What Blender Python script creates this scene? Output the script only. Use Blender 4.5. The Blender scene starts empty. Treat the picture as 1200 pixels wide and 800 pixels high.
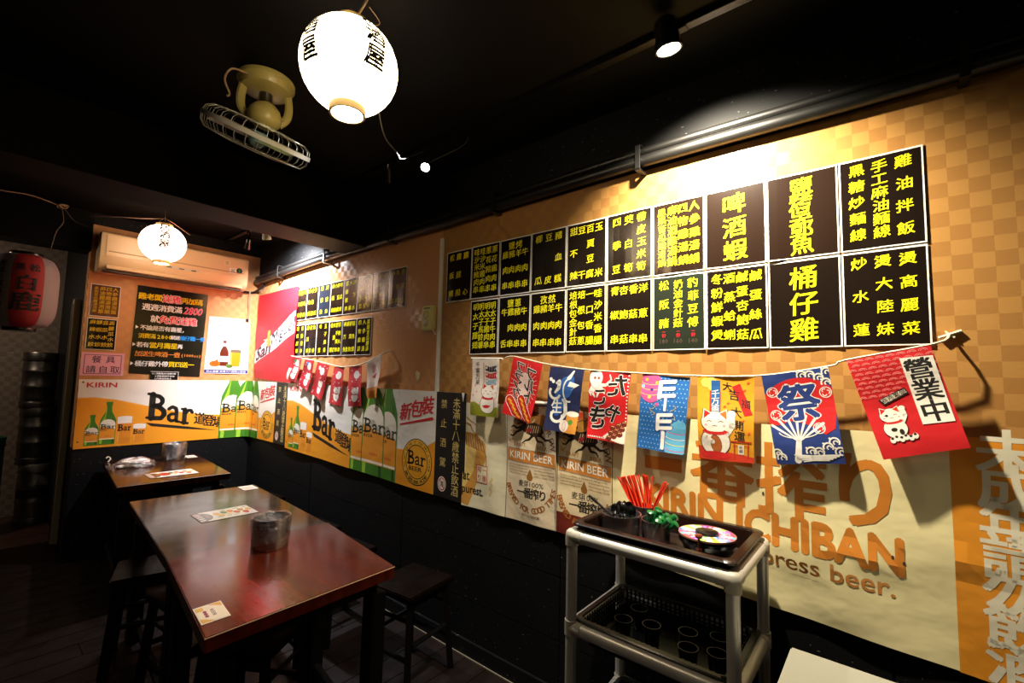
import bpy, bmesh, math, random
from mathutils import Vector, Matrix
random.seed(4)
C = bpy.context.scene.collection
PI = math.pi

# ------------------------------------------------------------------ camera
cd = bpy.data.cameras.new('camera'); cam = bpy.data.objects.new('camera', cd); C.objects.link(cam)
cd.sensor_width = 36.0; cd.lens = 16.0; cd.clip_start = 0.02
RM = Matrix(((0.63788, -0.07575, -0.76640), (-0.76978, -0.03227, -0.63749), (0.02356, 0.99660, -0.07890)))
cam.matrix_world = Matrix.Translation((0, 0, 1.5)) @ RM.to_4x4()
bpy.context.scene.camera = cam
# ------------------------------------------------------------------ world, exposure
w = bpy.data.worlds.new('world'); bpy.context.scene.world = w; w.use_nodes = True
w.node_tree.nodes['Background'].inputs[0].default_value = (1, .9, .8, 1)
w.node_tree.nodes['Background'].inputs[1].default_value = 0.0
vs = bpy.context.scene.view_settings
vs.view_transform = 'Standard'; vs.look = 'None'; vs.exposure = 0.0; vs.gamma = 1.0; vs.use_curve_mapping = False
LANTERN_GLOW = 9.0

def lamp(name, kind, loc, aim, power, col, **kw):
    l = bpy.data.lights.new(name, kind); l.energy = power; l.color = col
    for k, v in kw.items(): setattr(l, k, v)
    o = bpy.data.objects.new(name, l); C.objects.link(o); o.location = Vector(loc) + (Vector(aim) - Vector(loc)).normalized() * (.014 if kind == 'SPOT' else 0)
    o.rotation_euler = (Vector(aim) - Vector(loc)).to_track_quat('-Z', 'Y').to_euler()
    return o
# the ceiling spotlights (the heads themselves are built further down)
SP1 = (1.46, .548, 2.635); SP2 = (1.485, 1.86, 2.60); SP3 = (1.53, 3.94, 2.598)
lamp('spot_beam', 'SPOT', SP1, (1.87, .50, 1.98), 380, (1, .89, .68), spot_size=2.1, spot_blend=1.0, shadow_soft_size=.02)
lamp('spot_beam', 'SPOT', SP2, (.70, 1.30, 1.0), 105, (1, .96, .92), spot_size=2.2, spot_blend=.9, shadow_soft_size=.025)
lamp('spot_beam', 'SPOT', SP3, (1.87, 4.02, 2.12), 400, (.95, .96, 1), spot_size=2.5, spot_blend=.85, shadow_soft_size=.02)
lamp('alcove_lamp', 'AREA', (-.5, 5.25, 2.35), (.3, 6.0, 1.0), 9, (1, .8, .62), shape='DISK', size=.15)  # unseen fill, added to lift the dark alcove and its kegs
# warm fill lights added out of view, to soften the shadows in the room
lamp('room_lamp', 'AREA', (-.9, -1.2, 2.70), (-.9, -1.2, 0), 6, (1, .86, .70), shape='DISK', size=.5)
lamp('room_lamp', 'AREA', (-1.1, 2.6, 2.70), (-1.1, 2.6, 0), 1.5, (1, .75, .55), shape='DISK', size=.4)

# ------------------------------------------------------------------ materials
def hx(c):
    c = c.lstrip('#'); v = [int(c[i:i+2], 16) / 255 for i in (0, 2, 4)]
    return tuple(x / 12.92 if x <= .04045 else ((x + .055) / 1.055) ** 2.4 for x in v)
MATS = {}
def mat(name, col='#808080', rough=.6, metal=0, spec=.5, emit=0, coat=0, build=None, double=False):
    if name in MATS: return MATS[name]
    m = bpy.data.materials.new(name); m.use_nodes = True; nt = m.node_tree
    b = nt.nodes['Principled BSDF']; c = hx(col) if isinstance(col, str) else col
    b.inputs['Base Color'].default_value = (*c, 1); b.inputs['Roughness'].default_value = rough
    b.inputs['Metallic'].default_value = metal; b.inputs['Specular IOR Level'].default_value = spec
    b.inputs['Coat Weight'].default_value = coat; b.inputs['Coat Roughness'].default_value = .12
    if emit: b.inputs['Emission Color'].default_value = (*c, 1); b.inputs['Emission Strength'].default_value = emit
    if build: build(nt, b)
    m.diffuse_color = (*c, 1)
    MATS[name] = m; return m
def N(nt, t, **kw):
    n = nt.nodes.new(t)
    for k, v in kw.items(): setattr(n, k, v)
    return n
def objco(nt, scale=(1, 1, 1)):
    g = N(nt, 'ShaderNodeNewGeometry'); mp = N(nt, 'ShaderNodeMapping'); mp.inputs['Scale'].default_value = scale
    nt.links.new(g.outputs['Position'], mp.inputs[0]); return mp.outputs[0]
def ramp(nt, fac, stops):
    r = N(nt, 'ShaderNodeValToRGB'); e = r.color_ramp.elements
    while len(e) < len(stops): e.new(.5)
    for el, (p, c) in zip(e, stops): el.position = p; el.color = (*(hx(c) if isinstance(c, str) else c), 1)
    nt.links.new(fac, r.inputs[0]); return r.outputs[0]
def noise(nt, co, scale, detail=4, rough=.55):
    n = N(nt, 'ShaderNodeTexNoise'); n.inputs['Scale'].default_value = scale; n.inputs['Detail'].default_value = detail
    n.inputs['Roughness'].default_value = rough; nt.links.new(co, n.inputs['Vector']); return n.outputs[0]
def bump(nt, b, h, strength, dist=.01):
    n = N(nt, 'ShaderNodeBump'); n.inputs['Strength'].default_value = strength; n.inputs['Distance'].default_value = dist
    nt.links.new(h, n.inputs['Height']); nt.links.new(n.outputs[0], b.inputs['Normal'])
def mix(nt, fac, a, b_):
    m = N(nt, 'ShaderNodeMix', data_type='RGBA')
    if isinstance(fac, (int, float)): m.inputs[0].default_value = fac
    else: nt.links.new(fac, m.inputs[0])
    for s, v in ((6, a), (7, b_)):
        if isinstance(v, str): m.inputs[s].default_value = (*hx(v), 1)
        else: nt.links.new(v, m.inputs[s])
    return m.outputs[2]
def wallpaper(c1, c2, c3):
    def f(nt, b):
        co = objco(nt, (22, 22, 22)); ck = N(nt, 'ShaderNodeTexChecker'); ck.inputs['Scale'].default_value = 1.0
        ck.inputs[1].default_value = (*hx(c1), 1); ck.inputs[2].default_value = (*hx(c2), 1)
        ofs = N(nt, 'ShaderNodeVectorMath', operation='ADD'); ofs.inputs[1].default_value = (.31, .37, .3)
        nt.links.new(co, ofs.inputs[0]); nt.links.new(ofs.outputs[0], ck.inputs[0])
        st = noise(nt, objco(nt, (60, 60, 260)), 1.0, 3)
        dirt = noise(nt, objco(nt), 1.7, 5)
        m1 = mix(nt, ramp(nt, st, [(.35, '#000000'), (.75, '#404040')]), ck.outputs[0], c3)
        m2 = mix(nt, ramp(nt, dirt, [(.45, '#000000'), (.85, '#303030')]), m1, '#8a5a2a')
        nt.links.new(m2, b.inputs['Base Color'])
        rr = ramp(nt, ck.outputs[1], [(0, '#9a9a9a'), (1, '#707070')]); nt.links.new(rr, b.inputs['Roughness'])
        sn = N(nt, 'ShaderNodeTexBrick'); sn.offset = 0; sn.inputs['Scale'].default_value = 1
        bump(nt, b, mix(nt, .25, ck.outputs[1], st), .35, .002)
    return f
M_WALL = mat('wallpaper_gold_check', '#c09055', .5, build=wallpaper('#aa7d45', '#996c38', '#c8a062'))
M_WALL2 = mat('wallpaper_pink_check', '#cf9a70', .5, build=wallpaper('#cd9560', '#bf8652', '#dcb080'))
M_GREYPAPER = mat('wallpaper_grey', '#6a5a4a', .6, build=wallpaper('#77695c', '#66594d', '#887a6a'))
def blackwall(nt, b):
    co = objco(nt); n1 = noise(nt, co, 6, 5); sp = noise(nt, objco(nt, (1, 1, 1.6)), 55, 2)
    spots = ramp(nt, sp, [(.705, '#000000'), (.725, '#b0b0a8')])
    base = ramp(nt, n1, [(.3, '#050506'), (.8, '#0b0b0c')])
    nt.links.new(mix(nt, ramp(nt, sp, [(.705, '#000000'), (.725, '#909090')]), base, spots), b.inputs['Base Color'])
    bump(nt, b, noise(nt, co, 240, 3), .25, .002)
M_BLACK = mat('black_wall_paint', '#0d0d0e', .6, spec=.22, build=blackwall)
def ceil_b(nt, b):
    bump(nt, b, noise(nt, objco(nt), 90, 3), .15, .002)
M_CEIL = mat('black_ceiling_paint', '#060505', .7, spec=.12, build=ceil_b)
def wood(c1, c2, c3, sc=(2, 14, 2), rough=.22, scr=0):
    def f(nt, b):
        tc = N(nt, 'ShaderNodeTexCoord'); mp = N(nt, 'ShaderNodeMapping'); mp.inputs['Scale'].default_value = sc
        nt.links.new(tc.outputs['Object'], mp.inputs[0]); co = mp.outputs[0]
        n = noise(nt, co, 1.6, 6, .6); n2 = noise(nt, objco(nt), 3, 4)
        c = ramp(nt, n, [(.25, c1), (.5, c2), (.8, c3)])
        nt.links.new(mix(nt, ramp(nt, n2, [(.4, '#000000'), (.9, '#5a5a5a')]), c, c1), b.inputs['Base Color'])
        nt.links.new(ramp(nt, noise(nt, objco(nt), 9, 4), [(.3, (rough * .8,) * 3), (.8, (rough * 1.5,) * 3)]), b.inputs['Roughness'])
        bump(nt, b, noise(nt, co, 6, 4), .05, .001)
    return f
M_TABLE = mat('red_brown_lacquer', '#4a1c10', .25, spec=.22, build=wood('#3a0f06', '#521b0b', '#662812', (14, 2, 2), .15))
M_TABLE2 = mat('dark_brown_lacquer', '#2a140c', .2, spec=.22, build=wood('#1a0b05', '#2b1409', '#40200f', (14, 2, 2), .13))
M_STOOL = mat('dark_stool_wood', '#1a0c08', .35, spec=.12, build=wood('#060302', '#0b0503', '#120805', (2, 14, 2), .3))
M_LEG = mat('black_leg_paint', '#070505', .5, spec=.2)
M_FLOOR = mat('dark_floor_wood', '#2a1813', .45, spec=.2, build=wood('#0d0706', '#150c09', '#1d110d', (2, 18, 2), .4))
M_STEEL = mat('brushed_steel', '#c4c4c8', .27, 1)
M_DSTEEL = mat('old_keg_steel', '#75706a', .33, 1)
M_ALU = mat('silver_painted_tube', '#cfcdc6', .34, .45)
M_ALUC = mat('grey_corner_plastic', '#a9a496', .45)
M_BROWNP = mat('dark_brown_plastic', '#2b1711', .28)
M_BLACKP = mat('black_plastic', '#0c0c0c', .25)
M_CREAMM = mat('old_cream_enamel', '#a89a58', .35)
M_WIRE = mat('fan_wire', '#9c9a8c', .35, .3)
M_WHITE = mat('white_plastic', '#d9d4c4', .4)
M_CORD = mat('beige_cord', '#a08060', .7)
M_BCORD = mat('black_cord', '#0a0a0a', .5)
M_PIPE = mat('black_painted_pipe', '#121110', .38)
PAPER = '#e6e2d8'
def cloth_b(sc=1.0, st=.5):
    def f(nt, b):
        bump(nt, b, noise(nt, objco(nt, (6, 6, 9)), .8 * sc, 3, .45), st, .02)
    return f
def ink(c, rough=.55, kind='flat'):
    key = 'print_%s_%s' % (c.lstrip('#'), kind)
    return mat(key, c, rough if kind != 'gloss' else .18, coat=0, build=cloth_b(1.0, .35) if kind == 'cloth' else None)

# ------------------------------------------------------------------ mesh helpers
ROOT = {}
def wloc(p):
    return ROOT.get(p.name, Vector((0, 0, 0))) if p else Vector((0, 0, 0))
def tag(o, label=None, cat=None, group=None, kind=None):
    if label: o['label'] = label
    if cat: o['category'] = cat
    if group: o['group'] = group
    if kind: o['kind'] = kind
    return o
def thing(name, label, cat, loc=(0, 0, 0), rotz=0, group=None):
    o = bpy.data.objects.new(name, None); C.objects.link(o); o.location = loc; o.rotation_euler = (0, 0, rotz)
    o.empty_display_size = .05
    return tag(o, label, cat, group)
def link(name, bm, mats, parent=None, loc=(0, 0, 0), smooth=False):
    me = bpy.data.meshes.new(name); bm.to_mesh(me); bm.free()
    for m in (mats if isinstance(mats, (list, tuple)) else [mats]): me.materials.append(m)
    if smooth:
        for p in me.polygons: p.use_smooth = True
        me.set_sharp_from_angle(angle=.7)
    o = bpy.data.objects.new(name, me); C.objects.link(o); o.parent = parent; o.location = loc
    return o
def BM(): return bmesh.new()
def box(bm, x0, x1, y0, y1, z0, z1, bev=0, mi=0):
    r = bmesh.ops.create_cube(bm, size=1); vs_ = r['verts']
    for v in vs_:
        v.co = Vector(((x0 + x1) / 2 + v.co.x * (x1 - x0), (y0 + y1) / 2 + v.co.y * (y1 - y0), (z0 + z1) / 2 + v.co.z * (z1 - z0)))
    fs = {f for v in vs_ for f in v.link_faces}
    for f in fs: f.material_index = mi
    if bev:
        bmesh.ops.bevel(bm, geom=list({e for v in vs_ for e in v.link_edges}), offset=bev, segments=2, affect='EDGES', clamp_overlap=True)
    return bm
def tube(bm, pts, r, seg=8, caps=True, mi=0, rs=None, sq=1.0):
    pts = [Vector(p) for p in pts]; rings = []; prev = None
    for i, p in enumerate(pts):
        d = (pts[min(i + 1, len(pts) - 1)] - pts[max(i - 1, 0)]).normalized()
        up = Vector((0, 0, 1)) if abs(d.z) < .95 else Vector((1, 0, 0))
        if prev is not None:
            a = (prev - d * prev.dot(d))
            a = a.normalized() if a.length > 1e-5 else d.cross(up).normalized()
        else: a = d.cross(up).normalized()
        b = d.cross(a).normalized(); prev = a
        rr = rs[i] if rs else r
        rings.append([bm.verts.new(p + a * rr * math.cos(2 * PI * k / seg) + b * rr * sq * math.sin(2 * PI * k / seg)) for k in range(seg)])
    for i in range(len(rings) - 1):
        for k in range(seg):
            f = bm.faces.new((rings[i][k], rings[i][(k + 1) % seg], rings[i + 1][(k + 1) % seg], rings[i + 1][k])); f.material_index = mi
    if caps and len(rings) > 1:
        bm.faces.new(rings[0][::-1]).material_index = mi; bm.faces.new(rings[-1]).material_index = mi
    return bm
def lathe(bm, prof, seg=32, c=(0, 0, 0), mi=0, M=None):
    rings = []; c = Vector(c)
    for r, z in prof:
        if r < 1e-6:
            p = Vector((0, 0, z)); p = (M @ p if M else p); rings.append([bm.verts.new(p + c)])
        else:
            rg = []
            for k in range(seg):
                p = Vector((r * math.cos(2 * PI * k / seg), r * math.sin(2 * PI * k / seg), z)); p = (M @ p if M else p)
                rg.append(bm.verts.new(p + c))
            rings.append(rg)
    for a, b in zip(rings, rings[1:]):
        if len(a) == 1 and len(b) == 1: continue
        for k in range(seg):
            k2 = (k + 1) % seg
            if len(a) == 1: f = bm.faces.new((a[0], b[k2], b[k]))
            elif len(b) == 1: f = bm.faces.new((a[k], a[k2], b[0]))
            else: f = bm.faces.new((a[k], a[k2], b[k2], b[k]))
            f.material_index = mi
    return bm
def prism(bm, pts, z0, z1, mi=0):
    a = [bm.verts.new((x, y, z0)) for x, y in pts]; b = [bm.verts.new((x, y, z1)) for x, y in pts]
    bm.faces.new(a[::-1]).material_index = mi; bm.faces.new(b).material_index = mi
    n = len(pts)
    for i in range(n): bm.faces.new((a[i], a[(i + 1) % n], b[(i + 1) % n], b[i])).material_index = mi
    return bm
def copy_tree(o, parent=None):
    c = o.copy(); C.objects.link(c); c.parent = parent
    for ch in list(o.children): copy_tree(ch, c)
    return c
def catmull(pts, n=6):
    P = [Vector(p) for p in pts]; out = []
    for i in range(len(P) - 1):
        a = P[max(i - 1, 0)]; b = P[i]; c = P[i + 1]; d = P[min(i + 2, len(P) - 1)]
        for k in range(n):
            t = k / n
            out.append(.5 * ((2 * b) + (c - a) * t + (2 * a - 5 * b + 4 * c - d) * t * t + (3 * b - a - 3 * c + d) * t ** 3))
    out.append(P[-1]); return out

# ------------------------------------------------------------------ lettering
GL = {}
def glyph(s, bold=0.0, res=2):
    k = (s, res)
    if k in GL: return GL[k]
    c = bpy.data.curves.new('t', 'FONT'); c.body = s; c.resolution_u = res; c.fill_mode = 'FRONT'
    o = bpy.data.objects.new('t', c); C.objects.link(o); bpy.context.view_layer.update()
    m = bpy.data.meshes.new_from_object(o.evaluated_get(bpy.context.evaluated_depsgraph_get()))
    vs_ = [(v.co.x, v.co.y) for v in m.vertices]; fs = [tuple(p.vertices) for p in m.polygons]
    bpy.data.objects.remove(o); bpy.data.curves.remove(c); bpy.data.meshes.remove(m)
    if not vs_: bb = (0, 0, 1, 1)
    else: bb = (min(v[0] for v in vs_), min(v[1] for v in vs_), max(v[0] for v in vs_), max(v[1] for v in vs_))
    GL[k] = (vs_, fs, bb); return GL[k]

def bold_glyph(q, b_):
    vv, fs, bb = glyph(q); V, F_ = [], []
    for dx, dy in ((b_, b_ * .6), (-b_, b_ * .6), (b_, -b_ * .6), (-b_, -b_ * .6)):
        n = len(V); V += [(x + dx, y + dy) for x, y in vv]; F_ += [tuple(i + n for i in f) for f in fs]
    return V, F_, bb
class Sheet:
    """a printed flat thing: a body with edges, and the pictures and letters printed on it, in metric u (right), v (up)"""
    def __init__(s, name, label, cat, fmap, loc, group=None, wave=False, cut=.07, kind='flat', thick=.0012):
        s.name, s.label, s.cat, s.fmap, s.loc, s.group = name, label, cat, fmap, Vector(loc), group
        s.wave, s.cut, s.kind, s.thick = wave, cut, kind, thick
        s.t = {}; s.off = .0005
    def _t(s, key):
        if key not in s.t: s.t[key] = (BM(), [], [])
        return s.t[key]
    def _mi(s, key, m):
        ms = s._t(key)[1]
        if m not in ms: ms.append(m)
        return ms.index(m)
    def step(s): s.off += .000007
    def poly(s, pts, c, key='picture', step=True):
        if step: s.step()
        bm = s._t(key)[0]; mi = s._mi(key, ink(c, kind=s.kind)); cl = getattr(s, 'clip', None); vv = [bm.verts.new((p[0], p[1], s.off) if not cl else (min(max(p[0], cl[0]), cl[1]), min(max(p[1], cl[2]), cl[3]), s.off)) for p in pts]
        try: f = bm.faces.new(vv); f.material_index = mi
        except ValueError: pass
    def rect(s, u0, u1, v0, v1, c, key='picture'): s.poly([(u0, v0), (u1, v0), (u1, v1), (u0, v1)], c, key)
    def ell(s, cx, cy, rx, ry, c, n=20, key='picture', rot=0, a0=0, a1=2 * PI, step=True):
        ca, sa = math.cos(rot), math.sin(rot); full = abs(a1 - a0 - 2 * PI) < 1e-6; P = []
        for k in range(n if full else n + 1):
            a = a0 + (a1 - a0) * k / n; x, y = rx * math.cos(a), ry * math.sin(a); P.append((cx + x * ca - y * sa, cy + x * sa + y * ca))
        s.poly(P, c, key, step)
    def line(s, pts, w_, c, key='picture', cap=True, taper=None, step=True):
        if step: s.step()
        n = len(pts)
        for i in range(n - 1):
            a = Vector(pts[i]); b = Vector(pts[i + 1]); d = b - a
            if d.length < 1e-7: continue
            q = Vector((-d.y, d.x)).normalized()
            wa = w_ * (taper[i] if taper else 1) / 2; wb = w_ * (taper[i + 1] if taper else 1) / 2
            s.poly([a - q * wa, b - q * wb, b + q * wb, a + q * wa], c, key, False)
            if cap and i > 0: s.ell(a.x, a.y, wa, wa, c, 8, key, step=False)
        if cap:
            for j in (0, n - 1):
                r = w_ * (taper[j] if taper else 1) / 2; s.ell(pts[j][0], pts[j][1], r, r, c, 8, key, step=False)
    def arc(s, cx, cy, rx, ry, a0, a1, w_, c, n=14, key='picture'):
        s.line([(cx + rx * math.cos(a0 + (a1 - a0) * k / n), cy + ry * math.sin(a0 + (a1 - a0) * k / n)) for k in range(n + 1)], w_, c, key, cap=False)
    def glyphs(s, txt, T, c, bold, key='lettering', res=2, step=True):
        if step: s.step()
        vv, fs, bb = glyph(txt, bold, res); bm = s._t(key)[0]; mi = s._mi(key, ink(c, kind=s.kind))
        b_ = bold * .62; D = [(0, 0)]
        if b_ > .001: D = [(b_ * .8, b_ * .5), (-b_ * .8, b_ * .5), (b_ * .8, -b_ * .5), (-b_ * .8, -b_ * .5)]
        if b_ > .04: D += [(b_, 0), (-b_, 0), (0, b_), (0, -b_)]
        for k, (dx, dy) in enumerate(D):
            nv = [bm.verts.new((*T(x + dx, y + dy, bb), s.off + k * 1e-6)) for x, y in vv]
            for f in fs: bm.faces.new([nv[i] for i in f]).material_index = mi
    def text(s, txt, x, y, w_, h, c, bold=.02, slant=0, rise=0, key='lettering', res=2, rot=0, outline=None, ow=.05):
        """Latin or mixed words fitted into the box at x,y (lower left)"""
        def T(px, py, bb):
            fx = (px - bb[0]) / (bb[2] - bb[0]); fy = (py - bb[1]) / max(bb[3] - bb[1], 1e-6)
            u = fx * w_ + slant * fy * h; v = fy * h + rise * fx * w_
            return (x + u * math.cos(rot) - v * math.sin(rot), y + u * math.sin(rot) + v * math.cos(rot))
        if outline:
            _, _, b0 = glyph(txt, bold, res)
            def T2(px, py, bb): return T(px, py, b0)
            s.glyphs(txt, T2, outline, bold + ow, key, res)
        s.glyphs(txt, T, c, bold, key, res)
    def ch(s, txt, cx, cy, size, c, bold=.02, sx=1, rise=0, slant=0, rot=0, key='lettering', res=2, outline=None, ow=.05, step=True):
        """one character centred in its square"""
        def T(px, py, bb):
            x = (px - (.5 if ord(txt) > 255 else (bb[0] + bb[2]) / 2)) * size * sx; y = (py - .37) * size; x, y = x + slant * y, y + rise * x
            return (cx + x * math.cos(rot) - y * math.sin(rot), cy + x * math.sin(rot) + y * math.cos(rot))
        if outline: s.glyphs(txt, T, outline, bold + ow, key, res)
        s.glyphs(txt, T, c, bold, key, res, step)
    def row(s, txt, x, y, size, c, pitch=None, **kw):
        p = pitch or size
        for i, q in enumerate(txt): s.ch(q, x + size / 2 + i * p, y, size, c, step=(i == 0), **kw)
    def col(s, txt, cx, vt, vb, size, c, **kw):
        n = len(txt)
        for i, q in enumerate(txt):
            if q == ' ': continue
            s.ch(q, cx, vt + (vb - vt) * (i / (n - 1) if n > 1 else 0), size, c, step=(i == 0), **kw)
    def arctext(s, txt, cx, cy, rx, ry, a0, a1, h, c, bold=.02, inward=False):
        n = len(txt)
        for i, q in enumerate(txt):
            if q == ' ': continue
            a = a0 + (a1 - a0) * (i + .5) / n; x = cx + rx * math.cos(a); y = cy + ry * math.sin(a)
            s.ch(q, x, y, h, c, bold, rot=a - PI / 2 + (PI if inward else 0), step=(i == 0))
    def bar(s, x, y, h, sx, c='#1a140c', drop=0, key='lettering', outline=None):
        """the word Bar in a heavy slab letter"""
        def st(pts, w_):
            P = [(x + px * h * sx, y + py * h - drop * px * h * sx) for px, py in pts]
            if outline: s.line(P, w_ * h + outline[1], outline[0], key, step=False)
            return P, w_ * h
        S = [([(.16, .04), (.16, .96)], .2), ([(.0, .05), (.3, .05)], .1), ([(0, .95), (.3, .95)], .1),
             ([(.16, .93), (.4, .92), (.52, .84), (.53, .72), (.45, .6), (.2, .54)], .15),
             ([(.2, .52), (.45, .5), (.6, .4), (.63, .25), (.52, .1), (.2, .06)], .17),
             ([(.8, .5), (.92, .6), (1.06, .57), (1.1, .45), (1.1, .1)], .13), ([(1.1, .06), (1.22, .06)], .1),
             ([(1.06, .34), (.9, .32), (.8, .22), (.82, .1), (.92, .05), (1.04, .1)], .12),
             ([(1.42, .04), (1.42, .58)], .16), ([(1.3, .05), (1.56, .05)], .1), ([(1.3, .58), (1.42, .58)], .09),
             ([(1.46, .42), (1.55, .56), (1.66, .58), (1.72, .5)], .12)]
        s.step(); R_ = [st(*q) for q in S]
        s.step()
        for P, w_ in R_: s.line(P, w_, c, key, step=False)
    def finish(s, outline_pts, base_c, nu=8, nv=8, base_mat=None, edge=None):
        """body from its outline polygon, then the children"""
        m = base_mat or ink(base_c, kind=s.kind)
        bm = BM(); f = bm.faces.new([bm.verts.new((p[0], p[1], 0)) for p in outline_pts]); bmesh.ops.triangulate(bm, faces=[f])
        s._cut(bm); bmesh.ops.recalc_face_normals(bm, faces=bm.faces)
        if sum(f.normal.z * f.calc_area() for f in bm.faces) < 0: bmesh.ops.reverse_faces(bm, faces=bm.faces)
        r = bmesh.ops.extrude_face_region(bm, geom=list(bm.faces))
        for g in r['geom']:
            if isinstance(g, bmesh.types.BMVert): g.co.z -= s.thick
        bmesh.ops.recalc_face_normals(bm, faces=bm.faces)
        s._map(bm, s.loc)
        root = link(s.name, bm, m, None, s.loc, smooth=s.wave); tag(root, s.label, s.cat, s.group)
        for key, (b, ms, _) in s.t.items():
            if not b.faces: b.free(); continue
            bmesh.ops.triangulate(b, faces=[f for f in b.faces if len(f.verts) > 3]); s._cut(b)
            s._map(b, s.loc); link(key, b, ms, root, smooth=False)
        return root
    def _cut(s, bm):
        """cut along a triangle lattice, so that every printed layer bends exactly as the cloth under it does"""
        if not s.wave or not bm.verts: return
        for no in ((1, 0), (0, 1), (1, 1)):
            q = [v.co.x * no[0] + v.co.y * no[1] for v in bm.verts]; lo, hi = min(q), max(q); k = math.floor(lo / s.cut) + 1
            while k * s.cut < hi - 1e-6:
                d = k * s.cut; co = (d, 0, 0) if no[0] else (0, d, 0)
                bmesh.ops.bisect_plane(bm, geom=list(bm.verts) + list(bm.edges) + list(bm.faces), dist=1e-6, plane_co=co, plane_no=(no[0], no[1], 0)); k += 1
    def _node(s, i, j):
        if not hasattr(s, 'G'): s.G = {}
        if (i, j) not in s.G:
            a = s.fmap(i * s.cut, j * s.cut, 0); s.G[i, j] = (a, (s.fmap(i * s.cut, j * s.cut, .01) - a) * 100)
        return s.G[i, j]
    def _map(s, bm, loc):
        for v in bm.verts:
            if not s.wave: v.co = s.fmap(v.co.x, v.co.y, v.co.z) - loc; continue
            x, y, o = v.co.x / s.cut, v.co.y / s.cut, v.co.z; i, j = math.floor(x), math.floor(y); fx, fy = x - i, y - j
            if fx + fy <= 1: T = ((s._node(i, j), 1 - fx - fy), (s._node(i + 1, j), fx), (s._node(i, j + 1), fy))
            else: T = ((s._node(i + 1, j + 1), fx + fy - 1), (s._node(i + 1, j), 1 - fy), (s._node(i, j + 1), 1 - fx))
            p = Vector((0, 0, 0))
            for (a, n), w_ in T: p += (a + n * o) * w_
            v.co = p - loc

XW = 1.87; YB = 4.936
def on_right(off=.003, wave=None):      # u = -y, v = z on the long wall
    def f(u, v, o): return Vector((XW - off - o - (wave(u, v) if wave else 0), -u, v))
    return f
def on_back(off=.003, wave=None):       # u = x, v = z on the back wall
    def f(u, v, o): return Vector((u, YB - off - o - (wave(u, v) if wave else 0), v))
    return f
def quadmap(TL, TR, BR, BL, W, H, x, wave=None):   # hung cloth: corners given as (y, z) in the plane x
    P = [Vector((x, p[0], p[1])) for p in (BL, BR, TR, TL)]
    def f(u, v, o):
        a, b = u / W, v / H
        p = P[0] * (1 - a) * (1 - b) + P[1] * a * (1 - b) + P[2] * a * b + P[3] * (1 - a) * b
        return p + Vector((-o - (wave(a, b) if wave else 0), 0, 0))
    return f
def flatmap(o0, U, V, lift=.0008):
    o0, U, V = Vector(o0), Vector(U).normalized(), Vector(V).normalized(); Nn = U.cross(V)
    return lambda u, v, o: o0 + U * u + V * v + Nn * (o + lift)

# ------------------------------------------------------------------ the setting
def struct(name, bm, m, parent=None, label=None):
    o = link(name, bm, m, parent); 
    if parent is None: o['kind'] = 'structure'
    if label: o['label'] = label
    return o
X0, Y0, Y1 = -2.4, -2.4, 6.4
ZC = 2.76
fl = struct('floor', box(BM(), X0, 1.95, Y0, Y1, -.1, -.006), M_LEG)
pm = BM(); box(pm, -.5, .5, -.0735, .0735, -.006, 0, .0015); pl0 = link('plank', pm, M_FLOOR, fl); pl0.location = (0, 0, 0)
k = 0; y = Y0 + .075
first = True
while y < 5.35:
    xs = [X0]; x = X0 + (.9 if k % 2 else 1.6) + random.uniform(-.2, .2)
    while x < 1.7: xs.append(x); x += 1.45
    xs.append(1.87)
    for a, b in zip(xs, xs[1:]):
        p = pl0 if first else pl0.copy()
        if not first: C.objects.link(p)
        first = False; p.parent = fl; p.location = ((a + b) / 2, y, random.uniform(0, .0006)); p.scale = (b - a - .003, 1, 1)
    y += .15; k += 1
struct('wall_right', box(BM(), XW, XW + .1, Y0, 2.137, 0, 2.43), M_WALL)
struct('wall_right_far', box(BM(), XW, XW + .1, 2.137, YB + .12, 0, 2.43), M_WALL2)
struct('wall_right_upper', box(BM(), XW - .001, XW + .1, Y0, YB + .12, 2.43, ZC + .1), M_BLACK)
b = BM(); box(b, .594, XW, YB, YB + .11, 0, 2.66); struct('wall_back', b, M_WALL2)
struct('wall_back_upper', box(BM(), .594, XW, YB, YB + .11, 2.66, ZC + .1), M_BLACK)
struct('wall_left', box(BM(), X0 - .1, X0, Y0, Y1, 0, ZC + .1), M_BLACK)
struct('wall_front', box(BM(), X0, 1.95, Y0 - .1, Y0, 0, ZC + .1), M_BLACK)
struct('wall_alcove_back', box(BM(), X0, .62, 6.35, 6.45, 0, 2.75), M_GREYPAPER)
struct('wall_alcove_right', box(BM(), .594, .66, YB + .11, 6.35, 0, 2.75), M_BLACK)
b = BM(); box(b, X0, .594, YB, YB + .2, 2.44, ZC + .1); struct('trim_1', b, M_CEIL, label='black header beam over the alcove opening')
struct('ceiling', box(BM(), X0, 1.95, Y0, Y1, ZC, ZC + .1), M_CEIL)
struct('trim_2', box(BM(), X0, XW, 2.90, 3.21, 2.42, ZC, .004), M_CEIL, label='black painted ceiling beam')
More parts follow.
